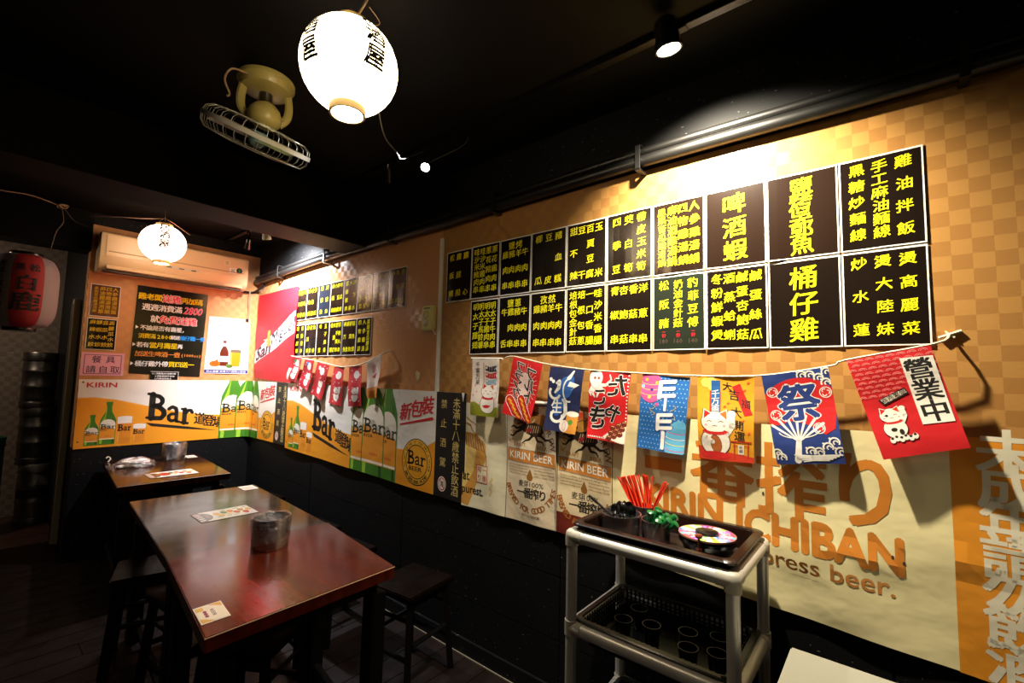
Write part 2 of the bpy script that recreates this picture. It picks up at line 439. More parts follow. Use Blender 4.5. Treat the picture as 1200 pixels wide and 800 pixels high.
# wainscot of black painted boards
wb = struct('trim_3', box(BM(), XW - .006, XW, Y0, YB, .0, .86), M_BLACK, label='black painted lower wall')
y = Y0
bm = BM(); box(bm, -.014, -.006, -.6, .6, -.1425, .1425, .002); wp0 = link('wall_panel', bm, M_BLACK, wb)
first = True
for r in range(3):
    for c_ in range(6):
        p = wp0 if first else wp0.copy()
        if not first: C.objects.link(p)
        first = False; p.parent = wb; p.location = (XW, Y0 + .6 + c_ * 1.2 + .02, .145 + r * .286); p.scale = (1, .9965, .997)
struct('trim_4', box(BM(), .591, XW - .001, YB - .014, YB + .112, 0, .872, .002), M_BLACK, label='black painted lower part of the back wall')
struct('baseboard_right', box(BM(), XW - .026, XW - .0145, Y0, YB - .02, .0, .085, .003), M_BLACK)
b = BM(); box(b, XW - .032, XW - .0265, Y0, YB - .03, 0, .006); struct('trim_5', b, mat('dusty_caulk', '#6b6252', .8), label='thin pale sealing line along the foot of the wall')
# alcove platform with a bowed front edge
pts = [(.594, 5.22), (.594, 6.35), (X0, 6.35), (X0, 5.30)] + [(X0 + (.594 - X0) * t, 5.30 + .12 * math.sin(PI * t) - .08 * t) for t in (.2, .4, .6, .8)]
struct('trim_6', prism(BM(), pts, 0, .105), mat('platform_wood', '#3a1f14', .45, build=wood('#2a150e', '#3a2015', '#4a2a1c', (2, 12, 2), .4)), label='low wooden platform of the alcove')
# beige door jamb at the alcove
b = BM(); box(b, .545, .585, 5.12, 5.20, .105, 2.06, .004); jb = struct('door_1', b, mat('aged_beige_frame', '#8f8263', .5), label='beige frame of the alcove door')
b = BM(); box(b, .535, .545, 5.14, 5.165, .105, 2.02, .002); struct('glazing_bead', b, M_DSTEEL, jb)
# wallpaper seam raceway
b = BM(); box(b, XW - .014, XW, 2.122, 2.152, 1.39, 2.36, .003); struct('trim_7', b, M_WHITE, label='thin white cable raceway up the wall')

# ------------------------------------------------------------------ conduits along the top of the wall
def ribbed(pts, r):
    out = []; 
    return pts
PY = [Y0, -.32, .8, 2.1, 2.9, 3.5, 4.05, 4.6, 4.90]
for nm, zz, xx, r, lab in (('conduit', 2.492, 1.838, .019, 'thinner upper black pipe running along the top of the wallpaper'),
                      ('conduit', 2.447, 1.830, .026, 'thicker lower black pipe running along the top of the wallpaper')):
    pts = catmull([(xx, yy, zz - (0 if yy < 2.5 else .018 * (yy - 2.5)) + .008 * math.sin(yy * 2.2)) for yy in PY], 10)
    o = link(nm, tube(BM(), pts, r, 10), M_PIPE, smooth=True); tag(o, lab, 'pipe')
    root = o
    if r > .02:
        for yy in (1.659, .813, -.197, 2.62, 3.50, 4.35):
            b = BM(); z0 = 2.447 - (0 if yy < 2.5 else .018 * (yy - 2.5))
            box(b, 1.795, 1.803, yy - .012, yy + .012, z0 - .035, z0 + .07, .002)
            box(b, 1.80, 1.868, yy - .012, yy + .012, z0 - .041, z0 - .034)
            box(b, 1.80, 1.868, yy - .012, yy + .012, z0 + .066, z0 + .073)
            q = link('pipe_clamp', b, M_PIPE, root)
# ------------------------------------------------------------------ track and spotlights
tr = thing('light_track', 'black lighting track on the ceiling along the menu wall', 'track', (1.53, 1.0, ZC))
link('rail', box(BM(), -.017, .017, -3.0, 1.88, -.022, 0, .002), M_BLACKP, tr)
tr2 = thing('light_track', 'short black lighting track on the ceiling beyond the beam', 'track', (1.53, 4.0, ZC))
link('rail', box(BM(), -.017, .017, -.75, .9, -.022, 0, .002), M_BLACKP, tr2)
def spot(loc, aim, label, lit, col, r=.038, L=.10, body=M_BLACKP, tx=1.53):
    loc, aim = Vector(loc), Vector(aim); d = (aim - loc).normalized()
    t = thing('spotlight', label, 'spotlight', loc)
    q = d.to_track_quat('-Z', 'Y').to_matrix()
    b = BM(); lathe(b, [(0, L), (r * .55, L), (r * .8, L * .9), (r * .86, L * .4), (r, .012), (r, -.006), (r * .88, -.006), (r * .84, .012), (0, .012)], 24, (0, 0, 0), 0, q)
    link('housing', b, body, t, smooth=True)
    b = BM(); lathe(b, [(0, .011), (r * .8, .011), (r * .82, .006), (r * .4, .0045), (0, .004)], 24, (0, 0, 0), 0, q)
    link('lens', b, mat('lamp_lens_%d' % lit, col, .3, emit=lit) if lit else mat('dark_lens', '#202020', .1), t)
    b = BM(); a = q @ Vector((0, 0, L * .55)); top = Vector((tx - loc.x, a.y, ZC - .022 - loc.z))
    s_ = d.cross(Vector((0, 0, 1))).normalized() * (r * .95)
    for sg in (-1, 1): tube(b, [a + s_ * sg, (a + s_ * sg) * .4 + top * .6, top + s_ * sg * .3 - Vector((0, 0, .015))], .004, 6)
    tube(b, [top - Vector((0, 0, .02)), top], .012, 8)
    link('bracket', b, M_BLACKP, t)
    b = BM(); box(b, top.x - .016, top.x + .016, top.y - .045, top.y + .045, top.z - .004, top.z + .02, .003); link('adapter', b, M_BLACKP, t)
    return t
spot(SP1, (1.60, .50, 1.9), 'lit warm round spotlight above the large beer shrimp sheet', 60, '#fff2cc', r=.045)
spot(SP2, (.60, 1.15, 1.35), 'lit small spotlight glaring white beside the big white lantern', 90, '#f4f8ff', r=.026)
spot((1.47, 2.17, 2.60), (1.80, 2.6, 1.9), 'unlit black spotlight just behind the glaring white one', 0, '#000000', r=.026)
spot(SP3, (1.72, 4.1, 2.05), 'lit white square-ish floodlight beyond the beam', 30, '#f0f6ff', r=.034, body=M_WHITE, L=.06)
spot((1.545, 4.38, 2.60), (1.7, 4.9, 2.1), 'unlit black spotlight above the right end of the air conditioner', 0, '#000000', r=.028)

# ------------------------------------------------------------------ paper lanterns
def lantern_prof(R_, H, ribs, top=.34, amp=.0018):
    P = []; n = ribs * 4
    a0 = math.acos(min(1, top))
    for i in range(n + 1):
        a = -a0 + 2 * a0 * i / n; P.append((R_ * math.cos(a) - amp * (1 - abs(math.sin(PI * i / 4))), H / 2 * math.sin(a) / math.sin(a0)))
    return P
def sphere_text(t, R_, H, a0s, txt, size, name, top=.34, tilt=None):
    for az in a0s:
        s_bm = BM(); n = len(txt); aa = math.acos(top)
        for i, q in enumerate(txt):
            vv, fs, bb = bold_glyph(q, .045); cz = (n / 2 + .1 - i) * size * 1.02
            ids = []
            for x, y in vv:
                u = (x - .5) * size; v = cz + (y - .37) * size
                ph = math.asin(max(-.99, min(.99, v / (H / 2) * math.sin(aa)))); rr = R_ * math.cos(ph) + .0012
                th = az + u / rr
                ids.append(s_bm.verts.new((rr * math.cos(th), rr * math.sin(th), v)))
            for f in fs:
                try: s_bm.faces.new([ids[k] for k in f])
                except ValueError: pass
        bmesh.ops.triangulate(s_bm, faces=s_bm.faces)
        for _ in range(3):
            E_ = [e for e in s_bm.edges if e.calc_length() > .009]
            if E_: bmesh.ops.subdivide_edges(s_bm, edges=E_, cuts=1); bmesh.ops.triangulate(s_bm, faces=[f for f in s_bm.faces if len(f.verts) > 3])
        for v in s_bm.verts:
            ph = math.asin(max(-.99, min(.99, v.co.z / (H / 2) * math.sin(aa)))); rr = R_ * math.cos(ph) + .0016
            h = math.hypot(v.co.x, v.co.y); v.co.x *= rr / h; v.co.y *= rr / h
        link('lettering', s_bm, mat('brush_ink', '#14100c', .7), t)
def white_lantern(loc, label, azs, txt, gm):
    t = thing('paper_lantern', label, 'lantern', loc, 0, 'white paper lanterns')
    R_, H = .152, .275
    b = BM(); lathe(b, lantern_prof(R_, H, 14), 40); link('paper_shade', b, gm, t, smooth=True)
    r0 = R_ * .34
    b = BM(); lathe(b, [(r0 + .004, -H / 2 + .006), (r0 + .004, -H / 2 - .022), (r0 - .003, -H / 2 - .022), (r0 - .003, -H / 2 + .006)], 32)
    link('bottom_ring', b, mat('lantern_ring', '#d8b878', .5), t, smooth=True)
    b = BM(); lathe(b, [(0, -H / 2 - .004), (r0 - .004, -H / 2 - .004)], 24); link('diffuser', b, mat('lantern_bulb_glow', '#ffe6bc', .8, emit=140), t)
    b = BM(); lathe(b, [(r0 + .004, H / 2 - .006), (r0 + .004, H / 2 + .016), (r0 - .003, H / 2 + .016), (0, H / 2 + .012)], 32)
    link('top_ring', b, mat('lantern_ring', '#d8b878', .5), t, smooth=True)
    b = BM(); tube(b, catmull([(-.045, 0, H / 2 + .01), (-.02, 0, H / 2 + .05), (0, 0, H / 2 + .062), (.02, 0, H / 2 + .05), (.045, 0, H / 2 + .01)], 5), .002, 6)
    link('wire_handle', b, M_DSTEEL, t)
    sphere_text(t, R_, H, azs, txt, .068, 'lettering')
    return t
L1 = (.73, 1.32, 2.49); L2 = (.93, 4.35, 2.48)
white_lantern(L1, 'big glowing white paper lantern with black brush characters near the fan', [-PI * .95, -PI * .50], '居酒屋', mat('glowing_lantern_paper', '#ffe6bc', .8, emit=LANTERN_GLOW))
white_lantern(L2, 'small glowing white paper lantern in front of the air conditioner', [-PI * .55, PI * .4], '居酒屋', mat('glowing_warm_lantern_paper', '#ffdcc0', .8, emit=LANTERN_GLOW * 1.0))
def cord(pts, r, m, label, n=8, name='cord', cat='cord'):
    return tag(link(name, tube(BM(), catmull(pts, n), r, 6), m, smooth=True), label, cat)
cord([(L1[0] + .015, L1[1], 2.68), (.76, 1.31, 2.72), (.775, 1.31, ZC)], .005, mat('white_tube', '#c8b090', .5), 'short pale hanging tube from the ceiling to the big lantern')
cord([(.74, 1.33, 2.68), (.79, 1.36, 2.70), (.85, 1.35, 2.735), (.80, 1.34, ZC)], .0016, M_CORD, 'thin looped wire above the big lantern')
cord([(.78, 1.40, 2.66), (.95, 1.52, 2.60), (1.02, 1.55, 2.47), (1.12, 1.60, 2.45), (1.25, 1.75, 2.52), (1.44, 1.93, 2.66), (1.52, 1.93, 2.72)], .0025, mat('dim_cord', '#3a3226', .6), 'slack dark wire from the big lantern to the small spotlight')
cord([(1.49, 1.86, 2.62), (1.54, 1.80, 2.66), (1.58, 1.68, 2.70), (1.60, 1.66, 2.75)], .0018, mat('dim_cord', '#3a3226', .6), 'short curled wire behind the small spotlight')
cord([(L2[0], L2[1], 2.68), (.80, 4.40, 2.655), (.66, 4.55, 2.66), (.56, 4.86, 2.70)], .0035, M_CORD, 'beige cord tied from the small lantern to the corner of the alcove')
cord([(L2[0], L2[1], 2.68), (1.0, 4.40, 2.67), (1.14, 4.50, 2.63)], .002, M_CORD, 'loose thin cord end right of the small lantern')
cord([(L2[0], L2[1], 2.62), (L2[0], L2[1], 2.70), (L2[0], L2[1] + .02, ZC)], .002, M_CORD, 'thin cord holding the small lantern under the ceiling')
cord([(-.5, 4.66, 2.76), (.0, 4.66, 2.70), (.22, 4.70, 2.72), (.385, 4.72, 2.69)], .004, M_CORD, 'taut beige cord over the red lantern')
b = BM()
for k in range(5): tube(b, [(.385 + .026 * math.cos(a) + .002 * k, 4.72 + .01 * math.sin(a * 2 + k), 2.69 + .013 * math.sin(a) + .003 * k) for a in [2 * PI * j / 14 for j in range(15)]], .003, 6, False)
tag(link('cord_bundle', b, M_CORD), 'wound loop of beige cord near the alcove ceiling', 'cord')
cord([(.385, 4.72, 2.68), (.40, 4.72, 2.58), (.37, 4.73, 2.50), (.35, 4.74, 2.36)], .003, mat('dim_cord2', '#5a4c30', .6), 'cord hanging down from the wound loop')
cord([(.40, 4.72, 2.68), (.47, 4.80, 2.62), (.56, 4.90, 2.62)], .003, M_BCORD, 'black cord from the wound loop to the wall corner')

# red and white barrel lantern
t = thing('paper_lantern', 'unlit red and white barrel lantern with black characters hanging in the alcove', 'lantern', (.235, 4.76, 2.03))
R_, H = .185, .52
P = []
for i in range(61):
    f = -1 + 2 * i / 60; P.append(((R_ - .065 * abs(f) ** 4.5) - .0022 * (1 - abs(math.sin(PI * i / 2 + .01))) - (.03 * max(0, abs(f) - .93) / .07), H / 2 * f))
b = BM(); lathe(b, P, 48)
for f in b.faces:
    c = f.calc_center_median(); a = math.atan2(c.y, c.x)
    f.material_index = 1 if abs(a + PI / 2 - .04) < .46 else 0
def lampaper(c):
    def g(nt, b): bump(nt, b, noise(nt, objco(nt), 30, 3), .2, .002)
    return mat('lantern_paper_' + c[1:], c, .7, build=g)
link('paper_shade', b, [lampaper('#7c7274'), lampaper('#8a0c10')], t, smooth=True)
for nm, z0, z1 in (('bottom_cap', -H / 2 - .022, -H / 2 + .008), ('top_cap', H / 2 - .008, H / 2 + .02)):
    b = BM(); lathe(b, [(0, z0), (.085, z0), (.088, z0 + .004), (.088, z1 - .004), (.085, z1), (0, z1)], 32); link(nm, b, M_BLACKP, t, smooth=True)
b = BM(); tube(b, catmull([(-.05, 0, H / 2 + .01), (-.03, 0, H / 2 + .05), (.03, 0, H / 2 + .05), (.05, 0, H / 2 + .01)], 6), .002, 6); link('wire_handle', b, M_DSTEEL, t)
def barrel_ch(b, q, az, zc, size, bold=.03, sx=1):
    vv, fs, bb = bold_glyph(q, .025); ids = []
    for x, y in vv:
        u = (x - .5) * size * sx; v = zc + (y - .37) * size; f_ = v / (H / 2); rr = R_ - .065 * abs(f_) ** 4.5 + .0016
        th = az + u / R_; ids.append(b.verts.new((rr * math.cos(th), rr * math.sin(th), v)))
    for f in fs:
        try: b.faces.new([ids[k] for k in f])
        except ValueError: pass
b = BM(); A0 = -PI / 2 + .04
barrel_ch(b, '松', A0 + .2, .155, .055); barrel_ch(b, '黒', A0 - .2, .155, .055)
barrel_ch(b, '白', A0, .045, .115, .04, 1.05); barrel_ch(b, '鹿', A0, -.085, .14, .04, 1.15)
for i, q in enumerate('育成三百五十餘年'): barrel_ch(b, q, A0 - .72, .165 - i * .046, .042)
for i, q in enumerate('生粋の灘育ち'): barrel_ch(b, q, A0 - 1.05, .12 - i * .05, .042)
link('lettering', b, mat('brush_ink', '#14100c', .7), t)

# ------------------------------------------------------------------ ceiling fan
FC = Vector((.733, 2.046, 2.50)); AX = Vector((-.068, .456, -.887)).normalized()
t = thing('ceiling_fan', 'small cream orbit ceiling fan with a round wire cage', 'fan', (.751, 2.045, ZC))
o0 = t.location.copy()
b = BM(); lathe(b, [(0, 0), (.105, 0), (.112, -.006), (.112, -.022), (.10, -.034), (.094, -.05), (.06, -.062), (0, -.064)], 40); link('ceiling_base', b, M_CREAMM, t, smooth=True)

b = BM(); tube(b, catmull([(-.09, -.05, -.04), (-.15, -.05, -.05), (-.17, -.04, -.10), (-.15, -.04, -.15), (-.16, -.05, -.17)], 5), .004, 6); link('lead_wire', b, M_CORD, t)
Fq = AX.to_track_quat('Z', 'X').to_matrix(); fc = FC - o0
b = BM()
for sg in (-1, 1):
    s_ = Vector((.83, -.3, 0)).normalized() * sg
    tube(b, catmull([s_ * .085 + Vector((0, 0, -.045)), s_ * .092 + Vector((0, 0, -.10)), s_ * .085 + Vector((0, .0, -.15)), s_ * .055 + Vector((0, 0, -.185))], 5), .011, 8, sq=1.6)
tube(b, catmull([Vector((.83, -.3, 0)).normalized() * .085 * c + Vector((0, -.03 * math.sin(PI * (c + 1) / 2), -.15 - .035 * math.sin(PI * (c + 1) / 2))) for c in (-1, -.5, 0, .5, 1)], 5), .008, 8)
link('yoke', b, M_CREAMM, t, smooth=True)
b = BM(); mc = fc - AX * .085
lathe(b, [(0, -.065), (.02, -.06), (.045, -.045), (.062, -.02), (.066, 0), (.062, .02), (.045, .04), (.025, .05), (0, .052)], 28, mc, 0, Fq); link('motor', b, M_CREAMM, t, smooth=True)
b = BM(); lathe(b, [(0, -.03), (.026, -.03), (.026, .03), (0, .03)], 16, Vector((0, 0, -.085))); link('swivel', b, M_DSTEEL, t, smooth=True)
b = BM(); RC = .208
def fp(r, a, h): return fc + Fq @ Vector((r * math.cos(a), r * math.sin(a), h))
lathe(b, [(RC, -.009), (RC + .004, -.009), (RC + .004, .009), (RC, .009), (RC, -.009)], 48, fc, 0, Fq); link('cage_band', b, mat('fan_band', '#b8b4a8', .4), t, smooth=True)
b = BM()
for k in range(30):
    a = 2 * PI * k / 30
    tube(b, [fp(RC, a, 0), fp(RC * .985, a, .03), fp(RC * .90, a, .052), fp(RC * .5, a, .062), fp(.04, a, .064)], .0013, 4, False)
for r, h in ((RC * .9, .052), (RC * .5, .062), (.04, .064)): tube(b, [fp(r, 2 * PI * j / 36, h) for j in range(37)], .0016, 4, False)
link('front_cage', b, M_WIRE, t)
b = BM()
for k in range(30):
    a = 2 * PI * (k + .5) / 30
    tube(b, [fp(RC, a, 0), fp(RC * .97, a, -.028), fp(RC * .85, a, -.045), fp(RC * .5, a, -.052), fp(.06, a, -.05)], .0013, 4, False)
for r, h in ((RC * .85, -.045), (RC * .5, -.052), (.06, -.05)): tube(b, [fp(r, 2 * PI * j / 36, h) for j in range(37)], .0016, 4, False)
link('rear_cage', b, M_WIRE, t)
for k in range(3):
    b = BM(); a0 = 2 * PI * k / 3 + .5; rows = []
    for i in range(7):
        r = .03 + .155 * i / 6; wd = .035 + .05 * math.sin(PI * (i + .8) / 7.6); row = []
        for j in range(5):
            s_ = (j / 4 - .5); aa = a0 + s_ * wd * 2 / max(r, .06); row.append(b.verts.new(fp(r, aa, s_ * .035 + .004)))
        rows.append(row)
    for i in range(6):
        for j in range(4): b.faces.new((rows[i][j], rows[i][j + 1], rows[i + 1][j + 1], rows[i + 1][j]))
    link('blade', b, mat('fan_blade', '#8f9a6a', .35), t, smooth=True)
b = BM(); lathe(b, [(0, .045), (.02, .043), (.03, .03), (.032, -.02), (0, -.02)], 20, fc, 0, Fq); link('hub', b, mat('hub_blue', '#7fa0a0', .4), t, smooth=True)

# ------------------------------------------------------------------ air conditioner
t = thing('air_conditioner', 'long cream wall air conditioner high on the back wall', 'air conditioner', (1.158, YB, 2.27))
M_AC = mat('aged_ac_plastic', '#d8bb8c', .32)
w2 = .535
sec = [(0, .0), (-.12, .0), (-.165, .018), (-.192, .06), (-.197, .13), (-.197, .28), (-.188, .30), (-.17, .308), (0, .308)]
b = BM(); xs = [-w2, -w2 + .012, w2 - .012, w2]; R4 = []
for i, x in enumerate(xs):
    s_ = .985 if i in (0, 3) else 1
    R4.append([b.verts.new((x, y * s_, .154 + (z - .154) * s_)) for y, z in sec])
for A_, B_ in zip(R4, R4[1:]):
    for j in range(len(sec)):
        k2 = (j + 1) % len(sec); b.faces.new((A_[j], A_[k2], B_[k2], B_[j]))
b.faces.new(R4[0][::-1]); b.faces.new(R4[-1]); bmesh.ops.recalc_face_normals(b, faces=b.faces)
link('casing', b, M_AC, t, smooth=True)
b = BM(); box(b, -w2 + .03, w2 - .03, -.2015, -.19, .118, .286, .004); link('front_panel', b, M_AC, t, smooth=True)
b = BM(); tube(b, [(-w2 + .05, -.201, .155), (w2 - .04, -.201, .155)], .0045, 8); link('panel_groove', b, mat('ac_shadow_trim', '#a98c5f', .4), t, smooth=True)
b = BM()
q = Matrix.Rotation(-.9, 3, 'X')
box(b, -w2 + .045, w2 - .045, -.0, .004, -.028, .028, .001)
for v in b.verts: v.co = Matrix.Rotation(-.62, 3, 'X') @ v.co + Vector((0, -.186, .04))
link('air_flap', b, M_AC, t)
b = BM()
for i in range(2): box(b, -w2 + .05, w2 - .05, -.172 + .03 * i, -.168 + .03 * i, -.003 - .0 * i, .012, 0)
box(b, -w2 + .03, w2 - .03, -.165, -.09, -.0015, .004); link('outlet_slot', b, mat('ac_dark_slot', '#4a3822', .5), t)
b = BM(); box(b, -.12, .14, -.2035, -.2, .070 + .03, .114, .001); link('display_strip', b, mat('ac_strip', '#c9c4b4', .2), t)
for x in (-.09, .0, .09):
    b = BM(); box(b, x - .018, x + .018, -.2045, -.2035, .103, .109); link('indicator', b, M_BLACKP, t)
S = Sheet('rating_sticker', None, None, lambda u, v, o: Vector((u, -.2016 - o, v)), (0, 0, 0)); S.thick = .0004
# stickers are drawn straight on the panel
def sticker(name, pts, col, prints):
    b = BM(); f = b.faces.new([b.verts.new((x, -.2022, z)) for x, z in pts]); 
    r = bmesh.ops.extrude_face_region(b, geom=[f]); 
    for g in r['geom']:
        if isinstance(g, bmesh.types.BMVert): g.co.y += .0006
    bmesh.ops.recalc_face_normals(b, faces=b.faces)
    o = link(name, b, ink(col), t)
    for nm, (q, x, z, sz, c) in prints:
        vv, fs, bb = glyph(q, .03); b = BM(); ids = [b.verts.new((x + (vx - bb[0] - (bb[2] - bb[0]) / 2) * sz, -.2026, z + (vy - .36) * sz)) for vx, vy in vv]
        for f in fs: b.faces.new([ids[k] for k in f])
        link(nm, b, ink(c), o)
def circ(cx, cz, r, n=20): return [(cx + r * math.cos(2 * PI * k / n), cz + r * math.sin(2 * PI * k / n)) for k in range(n)]
sticker('square_sticker', [(.325, .21), (.375, .21), (.375, .26), (.325, .26)], '#d8c8a0', [('lettering', ('区', .35, .235, .03, '#5a3a20'))])
sticker('white_sticker', [(.37, .145), (.43, .145), (.43, .195), (.37, .195)], '#e8e4d8', [('lettering', ('省', .40, .17, .04, '#207040'))])
sticker('round_sticker', circ(.455, .178, .026), '#101a14', [('lettering', ('2', .455, .178, .036, '#30c050'))])
cord([(1.785, YB - .02, 2.30), (1.775, YB - .03, 2.20), (1.785, YB - .025, 2.10), (1.78, YB - .012, 2.01)], .008, M_CORD, 'beige drain tube hanging under the right end of the air conditioner')
b = BM(); tube(b, [(1.78, YB - .012, 2.02), (1.78, YB - .012, 1.995)], .014, 8); 
tag(link('rubber_plug', b, M_BROWNP), 'small brown plug at the foot of the beige drain tube', 'plug')
cord([(1.66, YB - .05, 2.295), (1.74, YB - .02, 2.285), (1.83, YB - .02, 2.30), (1.85, 4.75, 2.36)], .012, M_BCORD, 'black pipe bending from the air conditioner around the wall corner')

# thermostat box on the menu wall
t = thing('fan_controller', 'pale yellow fan control box with a round knob beside the white raceway', 'switch box', (XW, 2.228, 1.86))
b = BM(); box(b, -.034, 0, -.052, .052, -.078, .078, .006); link('casing', b, mat('control_box', '#d9d489', .4), t, smooth=True)
Rx = Matrix.Rotation(-PI / 2, 3, 'Y')
b = BM(); lathe(b, [(0, .014), (.013, .014), (.016, .010), (.017, 0), (0, 0)], 20, (-.034, .008, -.03), 0, Rx); link('knob', b, M_WHITE, t, smooth=True)
b = BM(); tube(b, [(-.0345, .008 + .022 * math.cos(a), .022 + .022 * math.sin(a)) for a in [2 * PI * j / 16 for j in range(17)]], .0014, 4, False)
tube(b, [(-.0345, .008 + .024 * math.cos(a), -.03 + .024 * math.sin(a)) for a in [PI * .1 + 1.6 * PI * j / 16 for j in range(17)]], .001, 4, False); link('dial_marks', b, mat('dial_ink', '#2c4a2c', .6), t)
b = BM(); box(b, -.035, -.034, -.03, .03, .058, .066); link('name_strip', b, mat('dial_ink', '#2c4a2c', .6), t)
cord([(XW - .016, 2.19, 1.785), (XW - .01, 2.17, 1.76), (XW - .018, 2.155, 1.755)], .004, M_WHITE, 'short white wire from the control box into the raceway')

# ------------------------------------------------------------------ menu sheets
YEL = '#e8dc1e'
def menu(name_label, u0, z0, W, H, cols, header=None, big=False, extra=None, col='#17100c', ycol=YEL, side='right', seed=0, group=None, wv=.0022):
    rnd = random.Random(seed); ph = rnd.uniform(0, 6); am = rnd.uniform(.6, 1.4) * wv
    wavef = lambda u, v: am * (.5 + .5 * math.sin((u - u0) / W * 5 + ph)) + .002 * ((z0 + H - v) / H) ** 2 * (1 + math.sin((u - u0) / W * 9 + ph))
    fm = on_right(.003, wavef) if side == 'right' else on_back(.003, wavef)
    loc = fm(u0 + W / 2, z0 + H / 2, 0)
    dz = rnd.uniform(-.0015, .0015); z0 += dz
    S = Sheet('menu_sheet', name_label, 'menu', fm, loc, group, True, .03, 'gloss', .0008)
    m = .005 * W / .219
    S.rect(u0 + m, u0 + W - m, z0 + m, z0 + H - m * 1.2, col, 'dark_panel')
    n = len(cols); top = z0 + H * (.875 if not header else .72); bot = z0 + H * (.17 if not extra else .36)
    if header:
        hs = W * .21; S.row(header, u0 + W / 2 - hs * len(header) / 2 * 1.05, z0 + H * .87, hs, ycol, pitch=hs * 1.1, bold=.03, rise=.06)
    mx = max(len(c.replace(' ', '')) for c in cols)
    cp = W * .84 / n
    for i, c in enumerate(cols):
        L_ = len(c); rp = (top - bot) / max(L_ - 1, 1)
        if big: sz = min(W * .40, rp * 1.12); tt, bb_ = z0 + H * .79, z0 + H * .2
        else: sz = min(cp * .95, rp * .98, W * .20, H * .145); tt, bb_ = top, bot
        if big and L_ >= 5: sz = W * .33; tt, bb_ = z0 + H * .83, z0 + H * .15
        cx = u0 + W * .08 + cp * (i + .5)
        for j, q in enumerate(c):
            if q == ' ': continue
            S.ch(q, cx + rnd.uniform(-.03, .03) * sz, tt + (bb_ - tt) * (j / max(L_ - 1, 1)), sz, ycol, bold=.028 if not big else .03, rise=.09, slant=rnd.uniform(-.02, .06), sx=1.04, step=(j == 0), res=2 if big else 1)
    if extra:
        for i in range(n):
            cx = u0 + W * .08 + cp * (i + .5)
            S.ch('一', cx, z0 + H * .245, W * .07, '#c81e2e', res=1); S.ch('份', cx, z0 + H * .195, W * .08, '#c81e2e', res=1)
            S.text(extra[i], cx - W * .08, z0 + H * .09, W * .16, W * .085, '#4a3c34', bold=.02, res=1)
    S.finish([(u0, z0), (u0 + W, z0), (u0 + W, z0 + H), (u0, z0 + H)], PAPER)
P_ = .2194; W_ = .2155; H_ = .312
UP = [(['松阪豬', '雞屁股', '雞 心'], None, 0, 'black menu sheet with three short skewer names, leftmost of the long upper row'),
      (['哇沙米豬肉串', '哇沙米雞肉串', '蔥花豬肉串', '蔥花雞肉串'], None, 0, 'upper-row menu sheet crowded with four long columns, second from the left end'),
      (['雞肉串', '豬肉串', '羊肉串', '牛肉串'], '鹽烤', 0, 'upper-row menu sheet with a two-character heading over four even skewer columns'),
      (['櫛瓜', '豆皮', '豬血糕'], None, 0, 'sparse upper-row menu sheet with three columns and an empty middle, fourth from the left end'),
      (['甜不辣', '豆干', '百頁豆腐', '玉米'], None, 0, 'upper-row menu sheet of four uneven columns, fifth from the left end'),
      (['四季豆', '茭白筍', '帶皮玉米筍'], None, 0, 'upper-row menu sheet of beans and bamboo in three columns, left of the soup hotpots'),
      (['鳳梨苦瓜雞湯鍋', '麻油酒雞湯鍋', '四物雞湯鍋', '人參雞湯鍋'], None, 0, 'brownish glaring menu sheet of four chicken soup hotpots under the spotlight'),
      (['啤酒蝦'], None, 1, 'upper-row menu sheet with three very large characters for beer shrimp'),
      (['鹽烤吳郭魚'], None, 1, 'menu sheet with five very large stacked characters for salt-grilled fish'),
      (['黑糖炒麵線', '手工麻油麵線', '雞油拌飯'], None, 0, 'menu sheet of noodles and rice, rightmost of the upper row')]
for i, (c, h, bg, lb) in enumerate(UP): menu(lb, -2.089 + i * P_, 1.947, W_, H_, c, h, bg, seed=i, col='#1d120c' if i in (0, 6, 7, 8) else '#160f0b')
LO = [(['明太子雞翅', '明太子馬鈴薯', '明太子雞肉串', '明太子牛肉串'], None, 0, None, 'menu sheet of four dense fish-roe skewer columns, leftmost of the long lower row'),
      (['牛 舌', '雞肉串', '豬肉串', '牛肉串'], '鹽蔥', 0, None, 'lower-row menu sheet with a heading for salt and scallion skewers, second from the left'),
      (['雞肉串', '豬肉串', '羊肉串', '牛肉串'], '孜然', 0, None, 'lower-row menu sheet with a heading for cumin skewers, third from the left'),
      (['培根包金針菇', '培根包蔥', '一口香腸', '哇沙米香腸'], None, 0, None, 'lower-row menu sheet of bacon rolls and sausages'),
      (['青椒串', '杏鮑菇', '香菇串', '洋蔥串'], None, 0, None, 'lower-row menu sheet of pepper, mushroom and onion skewers'),
      (['松阪豬', '奶油金針菇', '豹菲豆傅'], None, 0, ['180', '160', '140'], 'greenish faded menu sheet with small red marks near its foot'),
      (['冬粉鮮蝦煲', '酒蒸蛤蜊', '鹹蛋杏鮑菇', '鹹蛋絲瓜'], None, 0, None, 'lower-row menu sheet of prawn pot, clams and salted egg dishes'),
      (['桶仔雞'], None, 1, None, 'lower-row menu sheet with three very large characters for barrel chicken'),
      (['炒 水 蓮', '燙大陸妹', '燙高麗菜'], None, 0, None, 'menu sheet of stir-fried and blanched greens, rightmost of the lower row')]
for i, (c, h, bg, ex, lb) in enumerate(LO): menu(lb, -2.089 + (i + 1) * P_, 1.628, W_, H_, [x.replace('炒 水 蓮', '炒水蓮') for x in c], h, bg, ex, seed=30 + i, col='#20251d' if ex else '#160f0b')
p2 = .1985
